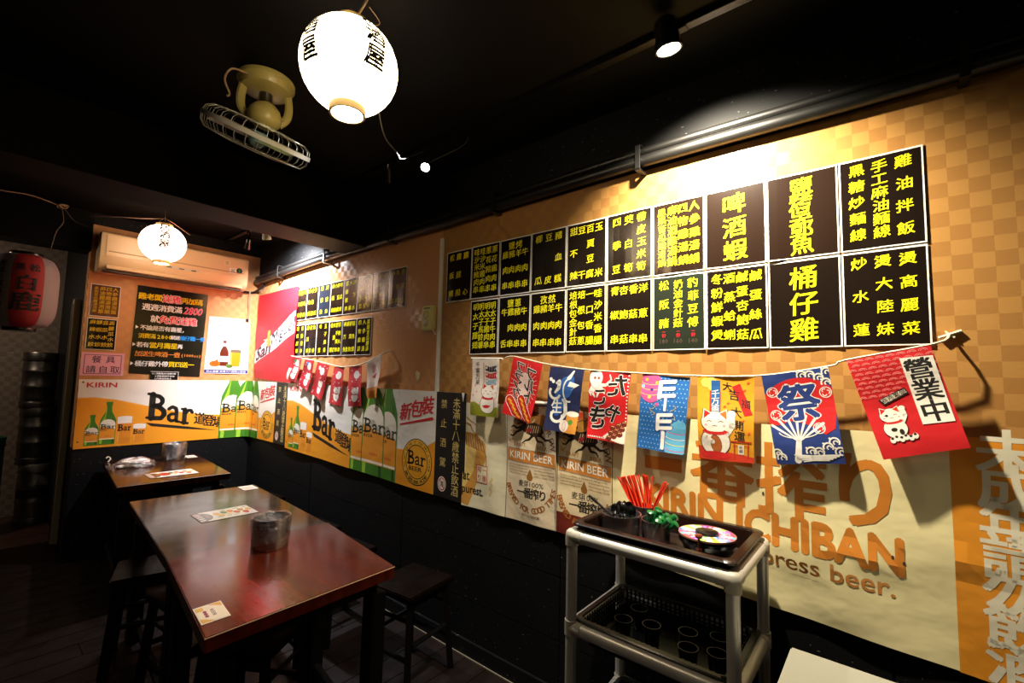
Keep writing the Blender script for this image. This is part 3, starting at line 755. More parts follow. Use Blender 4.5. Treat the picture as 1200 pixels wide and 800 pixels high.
LUP = [(['鮮蚵湯', '蛤蜊湯', '味噌湯'], '#1c1410', 'far menu sheet, upper row, washed white by the floodlight beside the red banner'), (['炒泡麵', '炒烏龍', '炒飯'], '#15100d', 'far menu sheet of the upper row, second from the red banner'),
       (['烤魷魚', '烤透抽'], '#1b2430', 'bluish far menu sheet of the upper row with two columns'), (['炸雞塊', '小卷', '炸豆腐', '地瓜球'], '#15100d', 'far menu sheet of the upper row, fourth from the red banner'),
       (['蔥爆豬肉', '大腸', '炒下水'], '#1c0d0b', 'far upper-row menu sheet with a dark red tint'), (['涼拌皮蛋', '滷味拼盤', '涼拌海帶'], '#34180e', 'far upper-row menu sheet half black half brown'),
       (['三杯雞丁', '宮保雞丁', '蒜泥白肉'], '#5a301c', 'brown far menu sheet, second from the right end of its upper row'), (['小菜', '毛豆莢', '泡菜鍋'], '#54301e', 'brown woody far menu sheet at the right end of its upper row')]
for i, (c, co_, lb) in enumerate(LUP): menu(lb, -4.072 + i * p2, 1.957, .194, .277, c, None, 0, seed=60 + i, col=co_, ycol='#c8b21e' if i > 4 else YEL)  # the right-hand sheets carry brown glare in their panel colour
LLO = [(['培根蘆筍', '杏鮑菇串'], 'far lower-row menu sheet touching the red banner'), (['雞腿排', '豬排', '魚排'], 'far lower-row menu sheet, second from the red banner'), (['毛豆', '玉子燒捲'], 'far lower-row menu sheet with two uneven columns'),
       (['香腸', '米腸切', '甜不辣串', '花枝丸串'], 'far lower-row menu sheet, the most crowded of its row'), (['秋刀魚', '鯖魚', '柳葉魚', '鮭魚頭'], 'far lower-row menu sheet of four fish names'), (['四物雞湯', '人參雞湯', '鳳梨苦瓜雞湯'], 'far menu sheet at the right end of its lower row')]
for i, (c, lb) in enumerate(LLO): menu(lb, -4.07 + i * .2, 1.640, .196, .277, c, None, 0, seed=80 + i)
menu('small brown menu sheet of soup rice in tight columns on the back wall', .613, 1.915, .186, .262, ['鳳梨苦瓜雞湯泡飯', '麻油雞湯泡飯', '四物雞湯泡飯', '人參雞湯泡飯'], seed=91, side='back', col='#5a3418', ycol='#c09a20')
menu('small black menu sheet of dumplings below the brown one on the back wall', .611, 1.645, .184, .255, ['麻辣水餃', '鮮蝦水餃', '韭菜水餃', '高麗菜水餃'], seed=92, side='back', col='#1c150e', ycol='#cfae28')

# ------------------------------------------------------------------ notices on the back wall
S = Sheet('paper_notice', 'pink paper notice with five dark characters in a thin frame', 'notice', on_back(.003), (.73, YB - .003, 1.53), wave=True, cut=.1)
a, b_, c, d = .596, .862, 1.437, 1.622
for (x0, x1, z0, z1) in ((a + .018, b_ - .018, d - .02, d - .016), (a + .018, b_ - .018, c + .014, c + .018), (a + .018, a + .022, c + .014, d - .016), (b_ - .022, b_ - .018, c + .014, d - .016)): S.rect(x0, x1, z0, z1, '#3a2030', 'printed_frame')
S.row('餐具', .658, 1.568, .062, '#3a1a30', pitch=.085, bold=.015); S.row('請自取', .628, 1.487, .062, '#3a1a30', pitch=.074, bold=.015)
S.finish([(a, c), (b_, c), (b_, d), (a, d)], '#e8a8b8')
S = Sheet('promotion_poster', 'large black poster with yellow, white, red and blue characters on the back wall', 'poster', on_back(.004, lambda u, v: .002 + .002 * math.sin(u * 11)), (1.16, YB - .004, 1.83), wave=True, cut=.06, kind='gloss')
a, b_, c, d = .896, 1.43, 1.45, 2.214
def prow(parts, x, y, size, p=.93, **kw):
    for txt, col_, k_, ol in parts:
        for q in txt:
            S.ch(q, x + size * k_ / 2, y, size * k_, col_, bold=.035, outline=ol, ow=.05, res=1, **kw); x += size * k_ * (p if ord(q) > 255 else .56)
prow([('雞老闆', '#e8c81c', 1, None), ('送雞', '#d81a30', 1.25, '#f4e8e0'), ('再加碼', '#e8c81c', 1, None)], .915, 2.125, .060)
prow([('週週消費滿', '#f0ece4', 1, None)], .945, 2.035, .062); S.text('2800', 1.245, 2.005, .14, .065, '#d83048', bold=.02, slant=.2, outline='#f4d8d8', ow=.03)
prow([('就', '#f0ece4', 1, None), ('免費送雞', '#d81a30', 1.15, '#f4e8e0')], 1.01, 1.937, .066)
def tri(x, y, s_=.016): S.poly([(x, y - s_), (x + s_ * 1.3, y), (x, y + s_)], '#f0ece4', 'lettering')
tri(.915, 1.855); prow([('不論是否有壽星，', '#f0ece4', 1, None)], .945, 1.855, .046)
prow([('消費滿', '#e8c81c', 1, None), ('2800', '#e8c81c', 1.1, None), ('就送', '#f0ece4', .85, None), ('桶仔雞一隻', '#2a8ad8', 1, None)], .938, 1.784, .044, .9)
tri(.905, 1.707); prow([('若有', '#f0ece4', .9, None), ('當月壽星', '#e8c81c', 1.05, None), ('再', '#f0ece4', .8, None)], .93, 1.707, .052)
prow([('加送生啤酒一壺', '#d8823a', 1, None), ('(1000cc)', '#d8823a', .72, None)], .925, 1.63, .049)
tri(.893 + .008, 1.545); prow([('桶仔雞外帶', '#f0ece4', 1, None), ('買四送一', '#e8c81c', 1.05, None)], .93, 1.545, .05)
S.finish([(a, c + .01), (b_ - .02, c - .01), (b_, d - .006), (a + .012, d)], '#16160f')
S = Sheet('small_notice', 'small black note with lines of white print over the foot of the large poster', 'notice', on_back(.012), (1.145, YB - .01, 1.42), kind='gloss')
for i, (tx, x, wd) in enumerate((('PS.1.消費滿2800送桶仔雞', 1.055, .17), ('2.活動期間不併用', 1.075, .14), ('3.外帶自取為主', 1.075, .12), ('4.不含酒', 1.09, .05), ('5.本店保有活動權利', 1.06, .165))): S.text(tx, x, 1.455 - i * .022, wd, .014, '#f0ece4', bold=.03, res=1)
S.text('最終解釋權', 1.05, 1.356, .1, .016, '#f0ece4', bold=.03, res=1)
S.rect(1.043, 1.245, 1.477, 1.480, '#e8e4dc', 'printed_frame'); S.rect(1.242, 1.245, 1.35, 1.48, '#e8e4dc', 'printed_frame'); S.rect(1.043, 1.245, 1.35, 1.353, '#e8e4dc', 'printed_frame')
S.finish([(1.043, 1.35), (1.245, 1.35), (1.245, 1.48), (1.043, 1.48)], '#14140f')

def glassbeer(S, x, y, w_, h, c='#e08a1e', foam='#f0e8dc', ftop=.24, key='picture'):
    S.poly([(x - w_ * .43, y), (x + w_ * .43, y), (x + w_ / 2, y + h), (x - w_ / 2, y + h)], c, key)
    S.poly([(x - w_ * .475, y + h * (1 - ftop)), (x + w_ * .475, y + h * (1 - ftop)), (x + w_ / 2, y + h), (x - w_ / 2, y + h)], foam, key)
    S.ell(x, y + h, w_ / 2, w_ * .1, foam, key=key); S.ell(x, y, w_ * .43, w_ * .07, c, key=key)
    S.rect(x - w_ * .40, x - w_ * .33, y + h * .05, y + h * (1 - ftop), '#f0b04a', key)
def bottleprof(x, y, w_, h):
    P = [(.5, 0), (.5, .50), (.47, .58), (.33, .68), (.2, .76), (.17, .86), (.17, .93), (.2, .935), (.2, 1)]
    return [(x + a * w_, y + b_ * h) for a, b_ in P] + [(x - a * w_, y + b_ * h) for a, b_ in P[::-1]]

S = Sheet('beer_poster', 'white beer poster with a brown bottle and a full glass under the air conditioner', 'poster', on_back(.004, lambda u, v: .002 + .003 * math.sin(u * 15 + v * 6)), (1.63, YB - .004, 1.74), wave=True, cut=.05, kind='gloss')
for k_ in range(9): S.arc(1.72 + .012 * k_, 1.985 - .004 * k_, .05, .02, .3 + .1 * k_, 2.3, .004, '#c9a878', 6)
S.text('Hoegaarden', 1.535, 1.905, .17, .036, '#3a3e50', bold=.01); S.text('全新風味小麥啤酒', 1.54, 1.868, .16, .018, '#6a6460', bold=.01, res=1); S.text('來自比利時的清爽滋味 值得細細品嘗', 1.50, 1.836, .25, .010, '#a09a94', bold=.0, res=1)
S.poly(bottleprof(1.60, 1.545, .075, .245), '#5a2413'); S.rect(1.566, 1.634, 1.585, 1.64, '#cfc8c8'); S.rect(1.588, 1.612, 1.735, 1.765, '#cfc8c8'); S.text('BEER', 1.572, 1.6, .056, .02, '#4a5068', bold=.02, res=1)
glassbeer(S, 1.70, 1.55, .095, .15, '#c98a1e', '#6e5c48', .14)
S.ell(1.475 + .05, 1.565, .045, .028, '#e0661e'); S.poly([(1.49, 1.56), (1.545, 1.61), (1.56, 1.55)], '#d8581a'); S.ell(1.65, 1.545, .03, .018, '#4a6a2a'); S.ell(1.635, 1.555, .014, .014, '#5a7a32')
for k_ in range(5): S.arc(1.475, 1.62 + .012 * k_, .04, .02, .2, 2.2, .003, '#d8c8a0', 6)
S.arc(1.735, 1.77, .028, .028, 0, 2 * PI, .002, '#d0a8a0', 20)
S.rect(1.443, 1.817, 1.478, 1.508, '#2c2a6e'); S.text('禁止酒駕 未滿十八歲禁止飲酒', 1.46, 1.484, .34, .017, '#e8e4f0', bold=.02, res=1)
S.finish([(1.441, 1.472), (1.819, 1.472), (1.812, 2.014), (1.452, 2.010)], '#dedad6')

# ------------------------------------------------------------------ the orange beer banners
def kirinbottle(S, x, y, w_, h, front=True, lab=True):
    S.poly(bottleprof(x, y, w_, h), '#3f7a14'); S.poly([(x - w_ * .42, y + h * .03), (x - w_ * .28, y + h * .03), (x - w_ * .24, y + h * .6), (x - w_ * .12, y + h * .8), (x - w_ * .14, y + h * .92), (x - w_ * .22, y + h * .68), (x - w_ * .42, y + h * .5)], '#9cc832')
    S.poly([(x + w_ * .3, y + h * .03), (x + w_ * .42, y + h * .03), (x + w_ * .4, y + h * .5), (x + w_ * .22, y + h * .68), (x + w_ * .3, y + h * .5)], '#1f4a0c')
    P = [(x - w_ * .46, y + h * .12), (x + w_ * .46, y + h * .12), (x + w_ * .46, y + h * .46)] + [(x + w_ * .46 * math.cos(a), y + h * (.46 + .13 * math.sin(a))) for a in [PI * k / 10 for k in range(1, 10)]] + [(x - w_ * .46, y + h * .46)]
    S.poly(P, '#e8931e')
    S.poly([(x - w_ * .46, y + h * .42), (x, y + h * .47), (x + w_ * .46, y + h * .36), (x + w_ * .46, y + h * .46)] + [(x + w_ * .46 * math.cos(a), y + h * (.46 + .13 * math.sin(a))) for a in [PI * k / 10 for k in range(1, 10)]] + [(x - w_ * .46, y + h * .46)], '#f0e6d0')
    S.rect(x - w_ * .46, x + w_ * .46, y + h * .125, y + h * .145, '#f0e6d0')
    S.bar(x - w_ * .44, y + h * .36, h * .115, w_ * .9 / (h * .115 * 1.72), '#1c2a10', .0)
    S.text('BEER', x - w_ * .42, y + h * .325, w_ * .42, h * .024, '#1c2a10', bold=.04, res=1)
    S.text('KIRIN', x - w_ * .12, y + h * .185, w_ * .34, h * .022, '#c83a18', bold=.03, res=1)
def beer_banner(label, fmap, u0, v0, sx, sy, loc, L=2.225, base_slope=0):
    S = Sheet('beer_banner', label, 'banner', fmap, loc, 'orange beer banners', wave=True, cut=.05, kind='cloth')
    H = .605
    X = lambda a: u0 + a * sx
    Y = lambda b_: v0 + b_ * sy
    S.clip = (u0, u0 + L * sx, v0, v0 + .605 * sy)
    Wt, Or, Or2 = '#ece6da', '#ee9a1a', '#f0b43c'
    wavy = [(0, .44), (.1, .445), (.25, .42), (.45, .36), (.7, .29), (.95, .25), (1.2, .235), (1.49, .22)]
    S.poly([(X(0), Y(0)), (X(1.49), Y(0))] + [(X(a), Y(b_)) for a, b_ in wavy[::-1]], Or, 'printed_ground')
    S.poly([(X(1.49), Y(0)), (X(1.965), Y(0)), (X(1.965), Y(.31)), (X(1.85), Y(.255)), (X(1.68), Y(.225)), (X(1.49), Y(.215))], Or, 'printed_ground')
    S.line([(X(a), Y(b_)) for a, b_ in wavy], .004, Or2, 'printed_ground')
    # bottles and glasses at the left
    for (a, w_, h) in ((.105, .088, .27), (.205, .108, .385)): kirinbottle(S, X(a), Y(.02), w_ * sx, h * sy)
    glassbeer(S, X(.315), Y(.025), .1 * sx, .235 * sy); S.bar(X(.272), Y(.135), .06 * sy, .86 * sx / sy, '#1a140c')
    glassbeer(S, X(.42), Y(.03), .09 * sx, .155 * sy); S.bar(X(.378), Y(.10), .048 * sy, .95 * sx / sy, '#1a140c')
    S.text('KIRIN', X(.05), Y(.535), .19 * sx, .042 * sy, '#c8201c', bold=.04)
    # Bar and its swoosh
    S.bar(X(.465), Y(.235), .25 * sy, .80 * sx / sy, '#16120c', drop=.22)
    for i, q in enumerate('道登場'): S.ch(q, X(.875 + i * .080), Y(.215 - .024 * i), .118 * sx, '#16120c', bold=.05, sx=.85, rise=-.12)
    S.poly([(X(.46), Y(.20)), (X(.50), Y(.165)), (X(.75), Y(.12)), (X(1.03), Y(.085)), (X(.78), Y(.142))], '#16120c', 'lettering')
    # three large bottles
    S.poly([(X(1.05), Y(0)), (X(1.60), Y(0)), (X(1.60), Y(.5)), (X(1.05), Y(.5))], Or, 'printed_ground') if False else None
    for a, w_ in ((1.15, .215), (1.485, .215)): kirinbottle(S, X(a), Y(-.02), w_ * sx, .80 * sy)
    kirinbottle(S, X(1.315), Y(-.03), .27 * sx, .88 * sy)
    # new pack panel
    S.line([(X(1.60), Y(.0)), (X(1.60), Y(.605))], .002, '#c8b890', 'printed_ground')
    for i, q in enumerate('新包裝'): S.ch(q, X(1.675 + i * .105), Y(.465 + i * .026), .118 * sx, '#cc1420', bold=.05, slant=.15, rise=.12)
    S.poly([(X(1.62), Y(.375)), (X(1.945), Y(.435)), (X(1.93), Y(.45)), (X(1.62), Y(.385))], '#cc1420', 'lettering')
    cx, cy, r = X(1.80), Y(.165), .142
    S.ell(cx, cy, r * sx, r * sy, '#1a140c', 36); S.ell(cx, cy, r * .96 * sx, r * .96 * sy, '#eeb030', 36)
    S.ell(cx, cy, r * .74 * sx, r * .74 * sy, '#1a140c', 32); S.ell(cx, cy, r * .70 * sx, r * .70 * sy, '#eea61e', 32)
    S.arctext('DO NOT DRINK IF YOU ARE A MINOR', cx, cy, r * .85 * sx, r * .85 * sy, PI * 1.12, -PI * .12, .022 * sx, '#1a140c', .02)
    S.arctext('BAR BEER BEER FACTORY', cx, cy, r * .85 * sx, r * .85 * sy, PI * 1.2, PI * 1.8, .03 * sx, '#1a140c', .05, True)
    S.bar(cx - .088 * sx, cy - .02, .085 * sy, 1.15, '#1a140c'); S.text('BEER', cx - .07 * sx, cy - .056 * sy, .12 * sx, .026 * sy, '#1a140c', bold=.05)
    # black warning strip
    S.rect(X(1.965), X(L), Y(0), Y(.605), '#15120e', 'printed_ground')
    S.col('未滿十八歲禁止飲酒', X(2.145), Y(.545), Y(.055), .064 * sx, '#d8c070', bold=0, res=1); S.col('禁止酒駕', X(2.035), Y(.535), Y(.20), .056 * sx, '#d8c070', bold=0, res=1)
    S.ell(X(2.035), Y(.075), .036 * sx, .043 * sy, '#e8dcd0', 20); S.arc(X(2.035), Y(.075), .028 * sx, .034 * sy, 0, 2 * PI, .006, '#b8201c', 18); S.line([(X(2.018), Y(.10)), (X(2.052), Y(.05))], .005, '#b8201c'); S.ch('酒', X(2.035), Y(.075), .034 * sx, '#1a140c')
    for a, b_ in ((.025, .58), (.025, .06), (2.2, .58)): S.ell(X(a), Y(b_), .007, .007, '#5a4a2a', 10)
    S.finish([(X(0), Y(0)), (X(L), Y(0)), (X(L), Y(.605)), (X(0), Y(.605))], Wt)
def wrapmap(u, v, o):
    wv = .004 + .004 * math.sin(u * 9) * math.sin(v * 5 + 1) + o + .016
    uc = XW
    if u < uc - .04: return Vector((u, YB - wv, v))
    if u > uc + .04: return Vector((XW - wv, YB - (u - uc), v))
    t_ = (u - uc + .04) / .08; a = t_ * PI / 2; rr = .05
    cx, cy = XW - .016 - rr, YB - .016 - rr
    r2 = rr - (wv - .016)
    return Vector((cx + r2 * math.sin(a), cy + r2 * math.cos(a), v))
# the strip's own sag at its lower edge is in the lower v limits
beer_banner('orange beer banner on the back wall folding around the room corner', wrapmap, .596, .862, .958, .90, (1.2, YB - .02, 1.13))
def b2map(u, v, o):
    sl = (u + 4.08) / 2.225
    vv = v + (1 - (v - .80) / .605) * (.045 * (1 - sl) - .012 * sl)
    return Vector((XW - .022 - o - .006 * (.5 + .5 * math.sin(u * 8.3 + v * 3)), -u, vv))
beer_banner('orange beer banner wholly on the menu wall, between corner and cream banner', b2map, -4.082, .80, 1.0, 1.0, (XW - .025, 2.97, 1.1))

# ------------------------------------------------------------------ cream banner with glass and can, and the long cream and orange banner
def kirin_beast(S, x, y, sx, sy):
    """the running beast on the can, in gold and black: head and mane at the left, dark striped body, flying legs"""
    G, K_, Rd, D_ = '#a87430', '#2a1a12', '#8a1c24', '#7a4c20'
    T = lambda P: [(x + a * sx, y + b_ * sy) for a, b_ in P]
    S.poly(T([(.50, .60), (.62, .92), (.78, 1.0), (.98, .86), (1.0, .62), (.90, .42), (.80, .56), (.66, .48)]), '#a06c34')
    for k_ in range(5): S.line(T([(.60 + .07 * k_, .60 - .02 * k_), (.68 + .06 * k_, .92 - .05 * k_)]), .004, D_, 'picture')
    S.poly(T([(.12, .60), (.22, .84), (.36, .98), (.58, 1.0), (.70, .88), (.56, .84), (.50, .72), (.44, .60), (.30, .52), (.20, .56)]), G)
    S.poly(T([(.26, .62), (.42, .66), (.56, .72), (.74, .62), (.80, .42), (.70, .26), (.54, .24), (.36, .34), (.24, .46)]), K_)
    for k_ in range(7): S.line(T([(.36 + .055 * k_, .34 + .01 * k_), (.42 + .05 * k_, .60)]), .0035, '#c8b088', 'picture')
    S.poly(T([(.34, .44), (.48, .54), (.52, .44), (.42, .36)]), Rd)
    S.ell(x + .30 * sx, y + .80 * sy, .045 * sx, .06 * sy, K_, 10); S.line(T([(.14, .62), (.26, .68), (.36, .64)]), .006, K_); S.line(T([(.24, .90), (.40, 1.0), (.60, 1.04)]), .006, D_)
    for P in ([(.26, .54), (.14, .48), (.05, .56), (.0, .50)], [(.26, .46), (.12, .34), (.06, .22), (-.02, .22)], [(.52, .28), (.44, .14), (.36, .10), (.28, .0)], [(.72, .30), (.84, .18), (.92, .20), (1.02, .10)], [(.60, .26), (.64, .12), (.76, .10), (.80, .0)]): S.line(T(P), .009, K_, taper=[1.7, 1.3, .9, .7])
def can_print(S, u0, v0, W, H, body, foot=0, tone=1):
    g = lambda a: u0 + a * W
    h = lambda b_: v0 + b_ * H
    S.rect(g(0), g(1), h(0), h(1), body, 'printed_can')
    if foot: S.rect(g(0), g(1), h(0), h(foot), '#6a1f10', 'printed_can'); S.rect(g(.08), g(.5), h(.93), h(1), '#a83a1c', 'printed_can')
    for a in (.0, 1.0): S.line([(g(a), h(0)), (g(a), h(1))], .0035, '#3a3028', 'printed_can')
    br = '#9a6428'
    S.arctext('KIRIN', g(.5), h(.60), W * .44, H * .30, PI * .93, PI * .70, .04, '#b8822c', .03)
    S.arctext('ORIGINAL', g(.5), h(.60), W * .44, H * .335, PI * .66, PI * .34, .04, br, .03); S.arctext('BREW', g(.5), h(.60), W * .44, H * .30, PI * .28, PI * .04, .042, '#6a5040', .03)
    kirin_beast(S, g(.10), h(.665), W * .82, H * .26)
    S.text('DRAFT', g(.16), h(.635), W * .24, .018, br, bold=.03, res=1); S.text('BEER', g(.62), h(.625), W * .2, .018, br, bold=.03, res=1)
    S.poly([(g(.02), h(.50)), (g(.98), h(.485)), (g(.98), h(.605)), (g(.02), h(.62))], '#8a7a6a', 'printed_can'); S.poly([(g(.02), h(.508)), (g(.98), h(.493)), (g(.98), h(.597)), (g(.02), h(.612))], '#c07a30', 'printed_can')
    S.text('KIRIN BEER', g(.07), h(.53), W * .86, H * .062, '#e8e0d0', bold=.03, rise=-.02, outline='#5a3a1c', ow=.03)
    for i in range(4):
        S.text(('Kirin Ichiban is brewed using only', 'the first press of the malt wort', 'a smooth and pure taste', 'first press brewing method')[i], g(.06), h(.462 - i * .024), W * (.40 if i else .86), .011, '#9a7440', bold=.01, res=1)
        if i: S.text(('', 'the finest ingredients for', 'the richest flavor', 'with a clean finish')[i], g(.58), h(.462 - i * .024), W * .38, .011, '#9a7440', bold=.01, res=1)
    S.poly([(g(.5), h(.455)), (g(.56), h(.39)), (g(.55), h(.365)), (g(.5), h(.352)), (g(.45), h(.365)), (g(.44), h(.39))], '#8a5a20')
    S.row('麦芽', g(.27), h(.325), .034, '#2c241c', pitch=.034, bold=.01, res=1); S.text('100%', g(.50), h(.305), W * .26, .024, '#2c241c', bold=.01)
    S.row('一番搾り', g(.23), h(.25), .054, '#1a1612', pitch=.045, bold=.05)
    S.arctext('BREWED FOR GOOD TIMES', g(.5), h(.345), W * .455, H * .235, PI * 1.06, PI * 1.97, .040, '#9a5c24', .06, True)
    S.text('生ビール(非熱処理)', g(.34), h(.045), W * .36, .016, '#6a4c28', bold=.01, res=1)
def creammap(u, v, o):
    return Vector((XW - .024 - o - .006 * (.5 + .5 * math.sin(u * 7 + 1) * math.sin(v * 4)) - .004 * math.sin(u * 23 + v * 9), -u, v))
S = Sheet('beer_banner', 'cream beer banner with a golden glass, a red seal and a printed can', 'banner', creammap, (XW - .025, 1.55, 1.08), wave=True, cut=.05, kind='cloth')
u0 = -1.872
S.poly([(u0, .80), (u0 + .05, .79), (u0 + .12, .95), (u0 + .175, 1.05), (u0 + .17, 1.13), (u0 + .10, 1.185), (u0, 1.19)], '#c89040')
S.poly([(u0, .86), (u0 + .08, .98), (u0 + .10, 1.10), (u0, 1.12)], '#e0c070'); S.poly([(u0, 1.12), (u0 + .165, 1.09), (u0 + .15, 1.15), (u0 + .09, 1.18), (u0, 1.19)], '#b07a34')
for k_ in range(8): S.line([(u0 + .012 + .02 * k_, 1.12 - .003 * k_), (u0 + .006 + .018 * k_, 1.175 - .002 * k_)], .003, '#e8d0a0')
S.arc(u0 - .03, 1.04, .21, .16, -.3, 1.2, .005, '#a86c28'); S.line([(u0, 1.245), (u0 + .05, 1.23), (u0 + .07, 1.20), (u0 + .10, 1.18)], .012, '#b07a44', taper=[1, 1, .6, .3]); S.line([(u0 + .02, 1.27), (u0 + .06, 1.25), (u0 + .11, 1.23)], .008, '#b07a44', taper=[1, .8, .3])
S.rect(u0 + .105, u0 + .19, .925, 1.02, '#b8301c', 'seal'); S.rect(u0 + .109, u0 + .186, .929, 1.016, '#e4dcb8', 'seal'); S.col('一番', u0 + .167, .995, .952, .036, '#b8301c', bold=.03); S.col('搾り', u0 + .128, .995, .952, .036, '#b8301c', bold=.03)
S.text('at', u0 + .004, .925, .045, .042, '#2a2018', bold=.04); S.text('purest.', u0 + .002, .842, .155, .050, '#2a2018', bold=.04)
for k_ in range(6): S.ell(u0 + .215 + .008 * (k_ % 2), .88 + .016 * k_, .006, .011, '#d8b878', 8, rot=.4 if k_ % 2 else -.4)
can_print(S, -1.55, .785, .312, .58, '#d4c2a4')
S.finish([(u0, .785), (-1.55, .784), (-1.238, .782), (-1.238, 1.385), (-1.55, 1.36), (u0, 1.352)], '#ded5b4')
b = BM(); tube(b, [(XW - .036, 1.555, 1.375), (XW - .036, 1.24, 1.378)], .010, 10)
tag(link('banner_rod', b, M_WHITE, smooth=True), 'short white rod along the top of the cream can banner', 'rod')
def ichmap(u, v, o):
    sl = (u + 1.237) / 1.14
    vv = 1.36 + (v - 1.36) * (1 + .10 * max(0, sl) * 1.0)
    fold = .010 * math.exp(-((v - 1.02 - .09 * math.sin(u * 3)) / .03) ** 2) * (.5 + .5 * math.sin(u * 4 + 2))
    return Vector((XW - .022 - o - .007 * (.5 + .5 * math.sin(u * 5.5) * math.sin(v * 5)) - .004 * math.sin(u * 17 + v * 11) - fold, -u, vv))
S = Sheet('beer_banner', 'long cream banner with huge brown lettering and an orange end behind the trolley', 'banner', ichmap, (XW - .025, .35, 1.06), wave=True, cut=.05, kind='cloth')
S.rect(.124, .60, .777, 1.362, '#d88a1e', 'printed_ground')
can_print(S, -1.232, .785, .285, .565, '#d2be98', foot=.17)
BR = '#bf7420'
iz = lambda z, y: 1.36 + (z - 1.36) / (1 + .10 * (1.237 - y) / 1.14)
S.poly([(-.80, iz(1.192, .8)), (-.645, iz(1.192, .65)), (-.645, iz(1.14, .65)), (-.80, iz(1.14, .8))], BR, 'lettering')
S.ch('番', -.500, iz(1.17, .5), .235, BR, bold=.045, sx=.98, res=3); S.ch('搾', -.275, iz(1.165, .28), .245, BR, bold=.045, sx=.9, res=3); S.ch('り', -.075, iz(1.17, .08), .235, BR, bold=.05, sx=.9, res=3)
S.text('KIRIN', -.80, iz(.985, .7), .30, .088, BR, bold=.075, rise=-.02, res=3); S.text('ICHIBAN', -.445, iz(.945, .3), .455, .094, BR, bold=.075, rise=-.0, res=3)
S.text('first press beer.', -.52, iz(.855, .2), .51, .066, '#b07030', bold=.02, res=3)
S.col('未成年請勿飲酒', .24, iz(1.325, -.2), iz(.765, -.2), .118, '#d8d0b8', bold=.05, sx=1.1, res=3)
for a, b2 in ((-.012, 1.02), (.014, 1.01), (-.36, 1.13)): S.ell(a, b2, .004, .006, '#3a2a18', 8)
S.finish([(-1.237, .785), (.60, .777), (.60, 1.362), (-1.237, 1.35)], '#e0d3a0')

# ------------------------------------------------------------------ red banner in the corner
def rmap(u, v, o): return Vector((XW - .012 - o - .006 * (.5 + .5 * math.sin(v * 22 + u * 3)) - .005 * math.sin(u * 9 + v * 4), -u, v))
S = Sheet('beer_banner', 'red banner with a slanting white name band in the room corner', 'banner', rmap, (XW - .015, 4.45, 1.85), wave=True, cut=.05, kind='cloth')
S.poly([(-4.86, 1.575), (-4.05, 1.85), (-4.05, 2.05), (-4.86, 1.70)], '#efe6e0', 'printed_band')
S.text('San', -4.83, 1.60, .28, .125, '#1a1a2a', bold=.04, slant=.15, rise=.30, outline='#c81a28', ow=.03); S.text('Miguel', -4.53, 1.715, .46, .15, '#1a1a2a', bold=.04, slant=.15, rise=.30)
S.ell(-4.58, 1.79, .05, .05, '#c08a30', 16); S.ell(-4.58, 1.86, .03, .04, '#c08a30', 12); S.rect(-4.68, -4.60, 1.80, 1.81, '#d8c8b0'); S.rect(-4.68, -4.60, 1.77, 1.778, '#d8c8b0'); S.rect(-4.55, -4.47, 1.80, 1.81, '#d8c8b0')
S.finish([(-4.865, 1.44), (-4.03, 1.40), (-4.03, 2.27), (-4.865, 2.262)], '#c81322')

